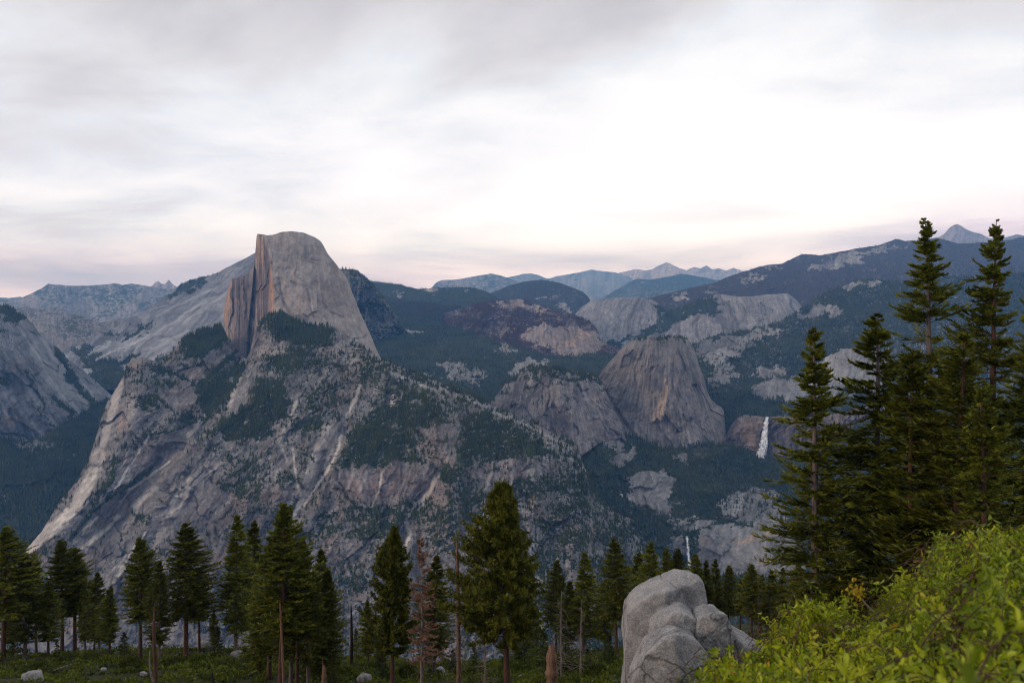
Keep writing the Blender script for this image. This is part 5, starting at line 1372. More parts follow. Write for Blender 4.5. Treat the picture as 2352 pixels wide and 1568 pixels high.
def conifer_parts(seed, h, base=0.2, rmax=3.5, nb=260, tw=16, tl=0.8, twid=0.12, shape=0.8, droop=0.25, lift=0.25, lump=0.35, tuft=False, extra_gap=0.15, wood=True, up0=0.45, whorl=0.0, bare=None, sides=9, r0=None, asym=0.25, topbare=0.0):
    r = np.random.default_rng(seed)
    r0 = r0 or h * 0.0125 + 0.05
    tv, tf, axis = trunk_mesh('t', h, r0, seed, sides=sides)
    s = r.random(nb)
    # whorls: heights bunch a little
    q = base + (1 - base) * (np.arange(nb) + s) / nb
    q = q + 0.006 * np.sin(q * h * 3.0 + seed)
    if whorl:
        qs = whorl / h * (1.15 - 0.75 * np.clip((q - 0.75) / 0.25, 0, 1))
        q = (np.round(q / qs) + 0.10 * r.normal(size=nb)) * qs
    q = np.clip(q, base, 0.995)
    rel = (q - base) / (1 - base)
    prof = np.clip((1 - rel) / shape, 0, 1) ** 0.9 * (0.80 + 0.20 * (1 - rel)) * np.minimum(1, 0.55 + rel * 3.0)
    L = rmax * prof * (1 + lump * (r.random(nb) * 2 - 1)) + 0.12
    L *= 1 + 0.3 * perlin(q * 9, q * 0 + seed * 1.7)
    phi = r.random(nb) * 2 * np.pi
    L *= 1 + asym * np.sin(phi + seed)
    tipdrop = (q > 0.97) & (r.random(nb) < 0.6)
    L *= np.where(q > 0.97, 0.7, 1)
    keep = ~tipdrop & (perlin(q * h / 2.2, np.cos(phi) * 1.2 + seed, np.sin(phi) * 1.2 + 3.3) > (-0.5 + extra_gap))
    if bare:
        keep &= ~((q > bare[0]) & (q < bare[1]) & (r.random(nb) < 0.85))
    q, rel, L, phi = q[keep], rel[keep], L[keep], phi[keep]
    nb = len(q)
    el = up0 * rel - 0.12 + 0.18 * r.normal(size=nb) + 0.5 * np.clip((rel - 0.85) / 0.15, 0, 1)
    A = axis(q)
    h2 = np.stack([np.cos(phi), np.sin(phi), 0 * phi], -1)
    perp = np.stack([-np.sin(phi), np.cos(phi), 0 * phi], -1)

    def at(t):   # t (nb,k)
        rr = L[:, None] * t
        z = L[:, None] * (np.sin(el)[:, None] * t - droop * t ** 2 + lift * t ** 3)
        return A[:, None] + h2[:, None] * rr[..., None] + np.array([0, 0, 1.0]) * z[..., None]
    k = tw
    t = 0.12 + 0.88 * ((np.arange(k)[None] + r.random((nb, k))) / k)
    if tuft:
        t = 0.35 + 0.65 * t
    P = at(t)
    tan = at(np.minimum(t + 0.05, 1.05)) - P; tan /= np.linalg.norm(tan, axis=-1, keepdims=True) + 1e-9
    side = np.where(r.random((nb, k)) < 0.5, -1.0, 1.0)
    if not tuft:
        th = (0.35 + 0.75 * r.random((nb, k))) * side
        d = tan * np.cos(th)[..., None] + perp[:, None] * np.sin(th)[..., None]
        d[..., 2] += 0.10 + 0.22 * r.normal(size=(nb, k))
        d /= np.linalg.norm(d, axis=-1, keepdims=True)
        ln = tl * (0.6 + 0.7 * r.random((nb, k))) * (0.22 + 0.95 * np.sqrt(np.clip(L / rmax, 0, 1)))[:, None] * (1.15 - 0.5 * t)
        upv = np.zeros_like(d); upv[..., 2] = 1
        w = np.cross(d, upv + 0.7 * r.normal(size=d.shape)); w /= np.linalg.norm(w, axis=-1, keepdims=True) + 1e-9
        fv, ff = kites(P.reshape(-1, 3), d.reshape(-1, 3), (w * twid * (0.7 + 0.6 * r.random((nb, k, 1)))).reshape(-1, 3), ln.reshape(-1))
    else:
        c = P.reshape(-1, 3) + r.normal(size=(nb * k, 3)) * np.array([0.22, 0.22, 0.14]) * tl
        m = 8
        c = np.repeat(c, m, 0)
        d = rand_dirs(r, len(c), 0.45)
        w = np.cross(d, rand_dirs(r, len(c))); w /= np.linalg.norm(w, axis=1)[:, None] + 1e-9
        fv, ff = kites(c, d, w * twid, tl * (0.6 + 0.6 * r.random(len(c))))
    parts = [(tv, tf)]
    bw = None
    if wood:
        ks = 5
        ts = np.repeat(np.linspace(0, 0.96, ks)[None], nb, 0)
        C = at(ts)
        rad = (0.010 + 0.011 * L)[:, None] * np.array([1.0, 0.8, 0.6, 0.4, 0.15])[None]
        ang = np.array([0, 2.094, 4.189])
        a = perp[:, None]; b = np.array([0, 0, 1.0])
        v = C[:, :, None] + rad[..., None, None] * (np.cos(ang)[None, None, :, None] * a[:, :, None] + np.sin(ang)[None, None, :, None] * b)
        idx = np.arange(nb * ks * 3).reshape(nb, ks, 3); nx = np.roll(idx, -1, 2)
        f = np.stack([idx[:, :-1], nx[:, :-1], nx[:, 1:], idx[:, 1:]], -1).reshape(-1, 4)
        bw = (v.reshape(-1, 3), f)
    return (tv, tf), (fv, ff), bw


def dead_parts(seed, h, r0, nb=60, blen=1.6, base=0.15, tipr=0.02, bend=0.008, rough=0.12, top=1.0, twigs=2, broken=False):
    r = np.random.default_rng(seed)
    tv, tf, axis = trunk_mesh('t', h, r0, seed, top=tipr, bend=bend, rough=rough, broken=broken)
    if nb == 0:
        return (tv, tf), None
    q = base + (top - base) * r.random(nb)
    phi = r.random(nb) * 2 * np.pi
    out = []
    for i in range(nb):
        L = blen * (1.15 - q[i]) * (0.4 + 0.9 * r.random())
        a = axis(np.array([q[i]]))[0]
        d = np.array([math.cos(phi[i]), math.sin(phi[i]), -0.15 + 0.3 * r.normal()])
        tt = np.linspace(0, 1, 5)[:, None]
        pth = a + d * L * tt + np.array([0, 0, 1.0]) * (-0.35 * L * tt ** 2 * r.random()) + r.normal(size=(5, 3)) * 0.05 * L * tt
        one = [tube(pth, np.linspace(0.02 + 0.012 * L, 0.008, 5), 3)]
        for _ in range(twigs):
            j = r.integers(2, 4)
            dd = d + r.normal(size=3) * 0.6
            p2 = pth[j] + dd * L * 0.4 * np.linspace(0, 1, 3)[:, None]
            one.append(tube(p2, np.array([0.014, 0.010, 0.005]), 3))
        out.append(merge(one))
    return (tv, tf), out


LIB = {}


def lib(key, seed, foliage, bark, **kw):
    t, f, b = conifer_parts(seed, **kw)
    LIB[key] = dict(h=kw['h'], trunk=make_mesh(key + '_trunk', *t, smooth=True), crown=make_mesh(key + '_crown', *f), branches=make_mesh(key + '_branches', *b) if b else None, fm=foliage, bm=bark)


# slim firs of the middle distance (several builds, reused at different sizes)
lib('fir_a', 21, M_FIR, M_BARK, h=30, base=0.22, rmax=4.0, nb=420, tw=46, tl=0.92, twid=0.115, shape=0.55, extra_gap=0.06, lump=0.3, asym=0.3, whorl=0.7)
lib('fir_b', 22, M_FIR, M_BARK, h=30, base=0.34, rmax=4.4, nb=400, tw=46, tl=0.92, twid=0.115, shape=0.5, extra_gap=0.12, lump=0.3, asym=0.3, whorl=0.8)
lib('fir_c', 23, M_FIR, M_BARKG, h=30, base=0.2, rmax=4.8, nb=440, tw=46, tl=0.92, twid=0.115, shape=0.62, extra_gap=0.05, lump=0.3, asym=0.3)
lib('fir_d', 24, M_FIR, M_BARK, h=30, base=0.42, rmax=3.6, nb=340, tw=46, tl=0.92, twid=0.115, shape=0.5, lump=0.5, extra_gap=0.15, asym=0.3, whorl=0.8)
lib('fir_e', 25, M_FIR, M_BARK, h=30, base=0.08, rmax=4.6, nb=440, tw=46, tl=0.92, twid=0.115, shape=0.7, extra_gap=0.0, asym=0.3)
lib('fir_full', 26, M_FIR, M_BARK, h=30, base=0.04, rmax=5.2, nb=380, tw=28, tl=1.0, twid=0.16, shape=0.6, asym=0.3)
lib('sapling', 27, M_SHRUB, M_BARK, h=8, base=0.03, rmax=2.0, nb=110, tw=18, tl=0.6, twid=0.10, shape=0.8, wood=False, sides=5)
# the tall firs on the right, closer
lib('near_a', 31, M_FIRL, M_BARKG, h=42, base=0.16, rmax=4.2, nb=560, tw=72, tl=0.88, twid=0.07, shape=0.42, droop=0.22, lift=0.22, lump=0.45, extra_gap=0.2, whorl=0.6, bare=(.70, .765))
lib('near_b', 32, M_FIRL, M_BARK, h=42, base=0.12, rmax=4.5, nb=580, tw=72, tl=0.88, twid=0.07, shape=0.4, droop=0.3, lift=0.3, lump=0.5, extra_gap=0.16, whorl=0.6, bare=(.60, .64))
lib('near_c', 33, M_FIRL, M_BARKG, h=30, base=0.18, rmax=3.8, nb=400, tw=72, tl=0.82, twid=0.07, shape=0.5, droop=0.25, lift=0.25, lump=0.45, extra_gap=0.2, whorl=0.6)
lib('near_d', 34, M_FIRL, M_BARKG, h=30, base=0.22, rmax=3.5, nb=340, tw=72, tl=0.82, twid=0.07, shape=0.45, droop=0.35, lift=0.3, lump=0.5, extra_gap=0.26, whorl=0.65)
lib('near_full', 35, M_FIRL, M_BARK, h=28, base=0.05, rmax=4.5, nb=430, tw=78, tl=0.85, twid=0.07, shape=0.45, droop=0.28, lift=0.3, lump=0.4, extra_gap=0.22, whorl=0.6)
# the dense-tufted pine
lib('pine', 41, M_PINE, M_BARK, h=30, base=0.30, rmax=6.4, nb=480, tw=22, tl=0.7, twid=0.09, shape=0.62, tuft=True, lump=0.45, extra_gap=0.06, r0=0.52, droop=0.15, lift=0.3)
lib('slim_pine', 42, M_PINE, M_BARK, h=30, base=0.26, rmax=4.4, nb=380, tw=18, tl=0.6, twid=0.13, shape=0.75, tuft=True, lump=0.5, extra_gap=0.1, droop=0.1, lift=0.45, up0=0.7)


def put_tree(key, name, u, vtop, vfoot, label, rz=None, at=None, group='conifers on the hillside below the viewpoint', width=1.0, seed=[0]):
    L = LIB[key]
    seed[0] += 1
    if at is None:
        x, y, z = foot(u, vfoot)
    else:
        y = at; x = (u - CU) / F * y; z = float(ground_z(x, y))
    h = (CV - vtop) / F * y - z
    s = h / (L['h'] - 0.5)
    width *= 0.80 + 0.28 * abs(math.sin(seed[0] * 5.3))
    o = thing(name, label, 'tree', (x, y, z), (seed[0] * 2.399) % 6.283 if rz is None else rz, group)
    o.scale = (s * width, s * width, s)
    o.rotation_euler = (0.022 * math.sin(seed[0] * 1.9), 0.022 * math.cos(seed[0] * 3.1), o.rotation_euler[2])
    link('trunk', L['trunk'], L['bm'], o)
    link('crown', L['crown'], L['fm'], o)
    if L['branches']:
        link('branches', L['branches'], L['bm'], o, kind='stuff')
    return o


SMALL = 'conifers on the hillside below the viewpoint'
TREE_LIST = [
    # key, name, u, vtop, vfoot, width, label
    ('fir_b', 'fir_tree', 6, 1206, 1512, 1.2, 'tall fir cut by the left edge of the picture'),
    ('fir_c', 'fir_tree', 57, 1273, 1512, 1.1, 'fir with a pale thin trunk, second from the left edge'),
    ('fir_d', 'fir_tree', 84, 1266, 1500, 1.0, 'narrow fir crowded behind the second tree from the left edge'),
    ('fir_b', 'fir_tree', 143, 1239, 1490, 1.1, 'tall fir with a long pale lower trunk in the left clump'),
    ('fir_d', 'fir_tree', 172, 1257, 1500, 1.2, 'dark fir touching the right side of the pale-trunked fir in the left clump'),
    ('fir_c', 'fir_tree', 228, 1312, 1500, 1.15, 'dark broad fir under a grey dead top in the left clump'),
    ('fir_a', 'fir_tree', 252, 1345, 1505, 1.2, 'shorter dark fir ending the left clump beside the bare rock slope'),
    ('fir_a', 'fir_tree', 110, 1330, 1500, 1.1, 'low dark fir filling the gap in the left clump'),
    ('fir_b', 'fir_tree', 322, 1230, 1516, 1.15, 'leaning-topped fir on a bare dark red trunk right of the left clump'),
    ('fir_c', 'fir_tree', 366, 1283, 1520, 0.95, 'narrow dark fir directly behind the broken forked snag'),
    ('fir_b', 'fir_tree', 427, 1197, 1512, 1.15, 'tall fir with a straight grey trunk above the small grey boulder'),
    ('fir_d', 'fir_tree', 458, 1300, 1505, 1.1, 'short fir tucked against the right side of the straight grey-trunked fir'),
    ('fir_a', 'fir_tree', 492, 1395, 1500, 1.0, 'little fir standing behind the grey boulder'),
    ('fir_c', 'fir_tree', 541, 1179, 1505, 0.85, 'very slender dark columnar fir left of the big clump'),
    ('fir_a', 'fir_tree', 581, 1195, 1500, 1.0, 'slim fir showing its tip just right of the slender columnar fir'),
    ('fir_e', 'fir_tree', 597, 1272, 1552, 0.9, 'lower fir filling the left foot of the big clump'),
    ('fir_b', 'fir_tree', 643, 1155, 1592, 1.0, 'tallest fir of the big clump, on a long pale pinkish trunk'),
    ('fir_d', 'fir_tree', 682, 1290, 1585, 1.1, 'half-hidden fir behind the right side of the tallest clump fir'),
    ('fir_c', 'fir_tree', 708, 1236, 1575, 0.95, 'broad fir in the right half of the big clump'),
    ('fir_c', 'fir_tree', 742, 1255, 1560, 0.85, 'dense fir near the right end of the big clump'),
    ('fir_e', 'fir_tree', 757, 1300, 1565, 0.8, 'rightmost fir of the big clump, beside the charred pole'),
    ('fir_a', 'fir_tree', 846, 1375, 1535, 1.1, 'small fir between the charred pole and the spire-topped fir'),
    ('slim_pine', 'fir_tree', 901, 1212, 1590, 1.0, 'spire-topped dark fir left of the red dead tree'),
    ('fir_c', 'fir_tree', 997, 1272, 1548, 1.0, 'green fir directly behind the red dead tree'),
    ('fir_a', 'fir_tree', 875, 1420, 1530, 1.3, 'short fir low behind the spire-topped fir'),
    ('fir_b', 'fir_tree', 1277, 1285, 1490, 1.1, 'thin fir with a browning tip behind the bleached skeleton tree'),
    ('fir_c', 'fir_tree', 1340, 1265, 1500, 1.05, 'full fir right of the bleached skeleton tree'),
    ('fir_c', 'fir_tree', 1388, 1330, 1500, 1.0, 'lower fir between two taller firs left of the big boulder'),
    ('fir_b', 'fir_tree', 1416, 1235, 1505, 1.2, 'tall fir close behind the left edge of the big boulder'),
    ('fir_a', 'fir_tree', 1467, 1268, 1480, 1.2, 'fir top rising behind the left shoulder of the big boulder'),
    ('fir_c', 'fir_tree', 1497, 1240, 1480, 1.1, 'tallest of the firs seen above the big boulder'),
    ('fir_a', 'fir_tree', 1533, 1256, 1475, 1.2, 'second tallest fir top above the middle of the big boulder'),
    ('fir_b', 'fir_tree', 1556, 1258, 1470, 0.95, 'narrow fir top just left of the small lower waterfall'),
    ('fir_d', 'fir_tree', 1596, 1270, 1470, 1.0, 'narrow fir top just right of the small lower waterfall'),
    ('fir_a', 'fir_tree', 1622, 1284, 1465, 1.0, 'fir against the right edge of the big boulder'),
    ('fir_c', 'fir_tree', 1640, 1280, 1460, 0.9, 'second fir right of the big boulder, closely crowded'),
    ('fir_b', 'fir_tree', 1672, 1296, 1458, 1.0, 'fir on a pale thin trunk right of the boulder'),
    ('fir_b', 'fir_tree', 1726, 1294, 1468, 1.3, 'round-topped fir on a reddish trunk between boulder and tall firs'),
    ('fir_d', 'fir_tree', 1700, 1330, 1462, 1.1, 'lower fir left of the round-topped fir'),
    ('fir_c', 'fir_tree', 1772, 1308, 1470, 1.1, 'fir standing left of the broken pale trunk'),
    ('fir_e', 'fir_tree', 1800, 1300, 1475, 1.1, 'fir just behind the broken pale trunk'),
    ('fir_a', 'fir_tree', 1443, 1300, 1480, 1.3, 'low fir pressed between the tall fir and the left top of the big boulder'),
    ('fir_e', 'fir_tree', 1515, 1310, 1470, 1.1, 'shorter fir just showing over the flat top of the big boulder'),
    ('fir_c', 'fir_tree', 1575, 1300, 1468, 1.1, 'short fir in front of the small lower waterfall'),
    ('fir_e', 'fir_tree', 1655, 1330, 1458, 1.0, 'short dark fir in the row right of the boulder'),
    ('fir_a', 'fir_tree', 1748, 1318, 1462, 1.3, 'slender fir right beside the round-topped fir'),
    ('fir_e', 'fir_tree', 1832, 1285, 1478, 1.1, 'dark fir against the lower trunk of the leftmost tall fir'),
    ('fir_c', 'fir_tree', 1890, 1290, 1482, 1.1, 'dark fir behind the lower trunk of the leftmost tall fir'),
    ('fir_c', 'fir_tree', 1305, 1330, 1505, 1.1, 'fir half hidden between the two bleached dead trees'),
    ('fir_a', 'fir_tree', 30, 1330, 1505, 1.3, 'short dark fir between the first two trees from the left edge'),
    ('fir_c', 'fir_tree', 195, 1330, 1500, 1.1, 'dark fir under the grey dead top, left side'),
    ('fir_c', 'fir_tree', 668, 1250, 1570, 1.0, 'fir crowded against the right side of the tallest clump fir'),
    ('fir_a', 'fir_tree', 618, 1240, 1560, 1.1, 'fir crowded against the left side of the tallest clump fir'),
    ('fir_e', 'fir_tree', 725, 1330, 1560, 0.9, 'low fir filling the right half of the big clump'),
    ('fir_b', 'fir_tree', 1925, 1330, 1480, 1.2, 'dark fir low between the first two tall firs on the right'),
    ('fir_e', 'fir_tree', 1960, 1290, 1490, 1.2, 'dark fir low against the trunk of the second tall fir on the right'),
]
for key, nm, u, vt_, vf_, w_, lab in TREE_LIST:
    put_tree(key, nm, u, vt_, vf_, lab, width=w_)

p = put_tree('pine', 'pine_tree', 1166, 1110, 1640, 'big full pine with dense tufted needles, near the middle of the foreground', at=112)

# near right group: distance given in metres
for key, u, vt_, y_, w_, lab in [
        ('near_c', 1872, 750, 74, 1.08, 'leftmost of the tall firs on the right, pale trunk showing through its crown'),
        ('near_d', 2014, 712, 76, 1.0, 'second of the tall firs on the right, sparse with a pale mottled trunk'),
        ('near_a', 2141, 500, 76, 1.0, 'fir with a thin bare-looking spire left of the pointed far summit'),
        ('near_b', 2288, 498, 74, 1.0, 'fir with a bushy forked top at the right, level with the spire-topped one'),
        ('near_full', 2190, 755, 66, 1.0, 'shorter full fir filling the space between the two tallest firs'),
        ('near_full', 2085, 800, 70, 0.95, 'full fir in front of the spire-topped fir, left side'),
        ('near_full', 2370, 640, 70, 1.0, 'fir cut by the right edge of the picture'),
        ('near_full', 1968, 1090, 84, 0.7, 'lower fir between the first and second tall firs on the right'),
        ('near_full', 2260, 880, 62, 0.9, 'dark lower fir at the foot of the bushy-topped fir')]:
    put_tree(key, 'fir_tree', u, vt_, 0, lab, at=y_, width=w_, group='tall firs close together on the right')

for u, vt_, vf_, lab in [(1234, 1392, 1520, 'tallest young conifer in the gap right of the big pine'), (1205, 1415, 1545, 'young conifer rising from low green shrubs right of the big pine trunk'), (1300, 1440, 1545, 'young conifer between the two bleached dead trees'), (880, 1465, 1560, 'young conifer left of the spire-topped fir trunk'), (760, 1490, 1590, 'young conifer at the foot of the big clump, right side'), (560, 1480, 1540, 'young conifer in the open behind the pale rounded boulder'),
                         (1215, 1430, 1520, 'young bright green conifer right of the big pine'), (1246, 1440, 1530, 'young conifer beside the split stump'), (1192, 1450, 1525, 'small conifer half behind the big pine'),
                         (1160, 1470, 1535, 'low conifer at the foot of the big pine'), (500, 1440, 1505, 'small conifer between the grey boulder and the slender columnar fir'), (285, 1450, 1515, 'small conifer at the end of the left clump'),
                         (130, 1470, 1520, 'bushy young conifer under the left clump'), (215, 1480, 1525, 'small pale green conifer under the left clump'), (1350, 1480, 1550, 'young conifer left of the big boulder foot'), (1040, 1490, 1550, 'young conifer left of the big pine trunk'),
                         (820, 1440, 1520, 'thin young conifer beside the charred pole'), (1090, 1480, 1540, 'young conifer between the bare snag and the big pine'), (1400, 1450, 1530, 'young conifer in the shade left of the big boulder')]:
    put_tree('sapling', 'young_conifer', u, vt_, vf_, lab, group='young conifers among the trunks')


def put_dead(name, u, vtop, vfoot, label, mat, r0=0.25, nb=60, blen=1.6, seed=1, at=None, tipr=0.02, bend=0.008, rough=0.12, cat='dead tree', group=None, base=0.15, branch_mat=None, needles=None, twigs=2, tilt=0.0, broken=False):
    if at is None:
        x, y, z = foot(u, vfoot)
    else:
        y = at; x = (u - CU) / F * y; z = float(ground_z(x, y))
    h = (CV - vtop) / F * y - z + 0.6
    t, b = dead_parts(seed, h, r0, nb, blen, tipr=tipr, bend=bend, rough=rough, base=base, twigs=twigs, broken=broken)
    o = thing(name, label, cat, (x, y, z), 0, group)
    o.rotation_euler = (0, tilt, 0)
    link('trunk', make_mesh('trunk', *t, smooth=True), mat, o)
    for one in (b or []):
        link('branch', make_mesh('branch', *one), branch_mat or mat, o)
    if needles:
        _, f, _ = conifer_parts(seed, h=h, **needles)
        link('dead_needles', make_mesh('dead_needles', *f), M_RED, o)
    return o


put_dead('dead_tree', 968, 1222, 1600, 'dead tree with clinging rust-red needles and a pale trunk', M_DEAD, r0=0.24, nb=110, blen=2.0, seed=51, needles=dict(base=0.22, rmax=2.5, nb=190, tw=34, tl=0.6, twid=0.08, shape=0.7, extra_gap=0.3, lump=0.6, wood=False))
put_dead('dead_tree', 1053, 1231, 1620, 'tall bare snag with peeling brown bark left of the big pine', M_SNAG, broken=True, r0=0.36, nb=110, blen=2.6, seed=52, tipr=0.12, branch_mat=M_BARKG)
put_dead('dead_tree', 1114, 1448, 1585, 'short grey skeleton tree left of the big pine trunk', M_DEAD, r0=0.14, nb=90, blen=2.8, seed=53)
put_dead('dead_tree', 1289, 1355, 1560, 'bleached skeleton tree with drooping bare branches', M_DEAD, r0=0.17, nb=110, blen=3.0, seed=54)
put_dead('dead_tree', 1334, 1375, 1560, 'thin bleached pole with few branches right of the skeleton tree', M_DEAD, r0=0.16, nb=70, blen=2.6, seed=55)
put_dead('dead_tree', 217, 1262, 1500, 'grey dead treetop rising out of the left clump', M_BARKG, r0=0.2, nb=160, blen=2.4, seed=56, base=0.4)
put_dead('dead_tree', 807, 1388, 1530, 'charred black branchless pole right of the big clump', M_CHAR, broken=True, r0=0.36, nb=6, blen=0.8, seed=57, tipr=0.26, rough=0.2)
put_dead('dead_tree', 652, 1380, 1600, 'slim pinkish bare trunk leaning beside the tallest clump fir', M_SNAG, broken=True, r0=0.26, nb=8, blen=1.0, seed=58, tipr=0.15, tilt=-0.03)
put_dead('dead_tree', 362, 1385, 1600, 'broken forked snag with stripped reddish wood, lower left', M_BARK, broken=True, r0=0.30, nb=34, blen=3.2, seed=59, at=98, tipr=0.12, bend=0.03, rough=0.5)
_sn = [o for o in bpy.data.objects if o.get('label', '').startswith('broken forked snag')][0]
_t = np.linspace(0, 1, 9)[:, None]
_v, _f = tube(np.array([0.1, 0, 4.2]) + np.array([-1.1, 0.3, 5.2]) * _t + np.array([-0.5, 0, 0]) * np.sin(_t * 3), np.linspace(0.2, 0.05, 9), 7)
link('fork', make_mesh('fork', _v, _f, True), M_DEAD, _sn)
put_dead('dead_tree', 1742, 1330, 1470, 'thin dead pole among the firs right of the boulder', M_BARKG, r0=0.12, nb=30, blen=1.6, seed=60)
put_dead('broken_trunk', 1818, 1348, 1480, 'broken-off pale brown trunk left of the first tall fir', M_SNAG, broken=True, r0=0.36, nb=24, blen=2.2, seed=61, at=84, tipr=0.3, cat='snag')
put_dead('broken_trunk', 1948, 1356, 1480, 'broken-off grey trunk right of the first tall fir', M_BARKG, broken=True, r0=0.4, nb=16, blen=2.0, seed=62, at=84, tipr=0.26, cat='snag')
put_dead('broken_trunk', 744, 1522, 1600, 'short splintered stump under the right end of the big clump', M_SNAG, broken=True, r0=0.5, nb=24, blen=1.4, seed=63, at=108, tipr=0.12, cat='stump', rough=0.4)
put_dead('broken_trunk', 502, 1545, 1600, 'charred leaning stump in the low shrubs', M_CHAR, broken=True, r0=0.34, nb=0, seed=64, at=100, tipr=0.14, cat='stump', tilt=-0.12, rough=0.3)
put_dead('broken_trunk', 1268, 1470, 1620, 'fat split stump of torn orange-brown wood left of the big boulder', M_SNAG, broken=True, r0=0.9, nb=0, seed=65, at=88, tipr=0.22, cat='stump', rough=0.5)
put_dead('broken_trunk', 1051, 1520, 1600, 'thin charred stub beside the peeling snag', M_CHAR, broken=True, r0=0.16, nb=4, blen=.8, seed=66, at=118, tipr=0.08, cat='stump')


# ---------------------------------------------------------------- boulders
def rock_mesh(name, size, planes, seed, res=56, k=14.0, disp=0.05, cracks=()):
    """rounded polyhedron: soft minimum over its flat sides"""
    nt, npz = res * 2, res
    th = np.linspace(0.0, np.pi, npz); ph = np.linspace(0, 2 * np.pi, nt, endpoint=False)
    T, Ph = np.meshgrid(th, ph, indexing='ij')
    d = np.stack([np.sin(T) * np.cos(Ph), np.sin(T) * np.sin(Ph), np.cos(T)], -1)
    inv = np.zeros(T.shape)
    for nx, ny, nz, h in planes:
        n = np.array([nx, ny, nz], float); n /= np.linalg.norm(n)
        inv += np.clip((d @ n) / h, 0, None) ** k
    r = 1.0 / (inv ** (1 / k) + 1e-6)
    r = np.minimum(r, 3)
    p = d * r[..., None]
    p = p * (1 + disp * fbm(p[..., 0] * 1.6 + seed, p[..., 1] * 1.6, p[..., 2] * 1.6, o=3) + disp * 0.35 * fbm(p[..., 0] * 7 + seed, p[..., 1] * 7, p[..., 2] * 7 + 2.0, o=3))[..., None]
    for (a, b, c, off, dep, w) in cracks:
        n = np.array([a, b, c], float); n /= np.linalg.norm(n)
        q = p @ n - off + 0.06 * fbm(p[..., 0] * 3, p[..., 1] * 3, p[..., 2] * 3 + seed, o=3)
        p = p * (1 - dep * np.exp(-(q / w) ** 2))[..., None]
    p = p * np.array(size)
    idx = np.arange(npz * nt).reshape(npz, nt); nx_ = np.roll(idx, -1, 1)
    f = np.stack([idx[:-1], idx[1:], nx_[1:], nx_[:-1]], -1).reshape(-1, 4)
    return make_mesh(name, p.reshape(-1, 3), f, True)


def rand_planes(seed, n=14, flat=0.75):
    r = np.random.default_rng(seed)
    d = rand_dirs(r, n)
    return [(a, b, c, 0.7 + 0.35 * r.random()) for a, b, c in d] + [(0, 0, 1, flat), (0, 0, -1, 0.8), (1, 0, 0, 1), (-1, 0, 0, 1), (0, 1, 0, 1), (0, -1, 0, 0.9)]


BG = 'boulders of the grey outcrop'


def outcrop(name, outline, d, thick, label, seed, disp=0.06, k=60.0, cracks=(), tiltf=0.25, res=110):
    """outline in frame directions gives the face; thick = depth in metres"""
    o2 = np.array([ray(u, v, d) for u, v in outline])[:, [0, 2]]
    c = o2.mean(0)
    half = np.abs(o2 - c).max()
    pl = []
    n = len(o2)
    area = 0.5 * sum(o2[i][0] * o2[(i + 1) % n][1] - o2[(i + 1) % n][0] * o2[i][1] for i in range(n))
    if area < 0:
        o2 = o2[::-1]
    for i in range(n):
        a, b = (o2[i] - c) / half, (o2[(i + 1) % n] - c) / half
        e = b - a; nn = np.array([e[1], -e[0]]); nn /= np.linalg.norm(nn) + 1e-9
        h = float(nn @ a)
        if h > 0.05:
            pl.append((nn[0], 0.10, nn[1], h))
            if nn[1] > 0.25:
                pl.append((nn[0], -0.75, nn[1], (h + 0.62 * thick / half) / 1.25))
    pl += [(-0.42, -1, 0.10, 0.92 * thick / half), (0.38, -1, tiltf, 0.95 * thick / half), (0.0, 1, 0.1, thick / half)]
    rr = np.random.default_rng(int(seed * 10))
    q2 = (o2 - c) / half
    for nn in rand_dirs(rr, 6):
        sup = float((q2 @ nn[[0, 2]]).max()) + abs(nn[1]) * thick / half
        if nn[1] < 0.1:
            pl.append((nn[0], nn[1], nn[2], sup * (0.80 + 0.14 * rr.random())))
    me = rock_mesh(name, (half, half, half), pl, seed, res=res, k=k, disp=disp, cracks=cracks)
    o = link(name, me, M_BOULDER, label=label, category='boulder', group=BG)
    o.location = (c[0], d, c[1])
    return o


outcrop('boulder', [(1428, 1640), (1430, 1560), (1433, 1470), (1437, 1405), (1452, 1376), (1500, 1347), (1560, 1320), (1600, 1318), (1617, 1330), (1621, 1400), (1640, 1500), (1640, 1640)], 22.6, 1.0,
        'tallest boulder of the outcrop, upright with a slanting flat top', 3.0, cracks=[(1, 0.2, 0.55, 0.28, 0.035, 0.012), (1, 0, -0.5, -0.5, 0.02, 0.03)])
outcrop('boulder', [(1492, 1470), (1494, 1436), (1520, 1402), (1560, 1389), (1592, 1398), (1600, 1430), (1590, 1480), (1540, 1500)], 21.4, 0.75,
        'rounded middle boulder wedged in front of the tall one', 7.0, k=60)
outcrop('boulder', [(1590, 1470), (1597, 1410), (1625, 1396), (1655, 1402), (1668, 1432), (1670, 1460), (1645, 1480), (1610, 1484)], 21.2, 0.7,
        'smaller rounded boulder on the right of the outcrop, its underside shadowed', 11.0, k=60)
outcrop('boulder', [(1440, 1660), (1450, 1560), (1480, 1490), (1520, 1450), (1550, 1441), (1590, 1458), (1612, 1490), (1625, 1560), (1640, 1660)], 20.4, 0.9,
        'broad front boulder of the outcrop with a rounded back', 15.0, k=50, cracks=[(0.3, 0, 1, 0.1, 0.02, 0.02)])
outcrop('boulder', [(1600, 1660), (1605, 1470), (1640, 1425), (1690, 1448), (1745, 1480), (1800, 1520), (1810, 1660)], 21.8, 1.2,
        'low sloping boulder running down to the leafy bush', 19.0, k=50)


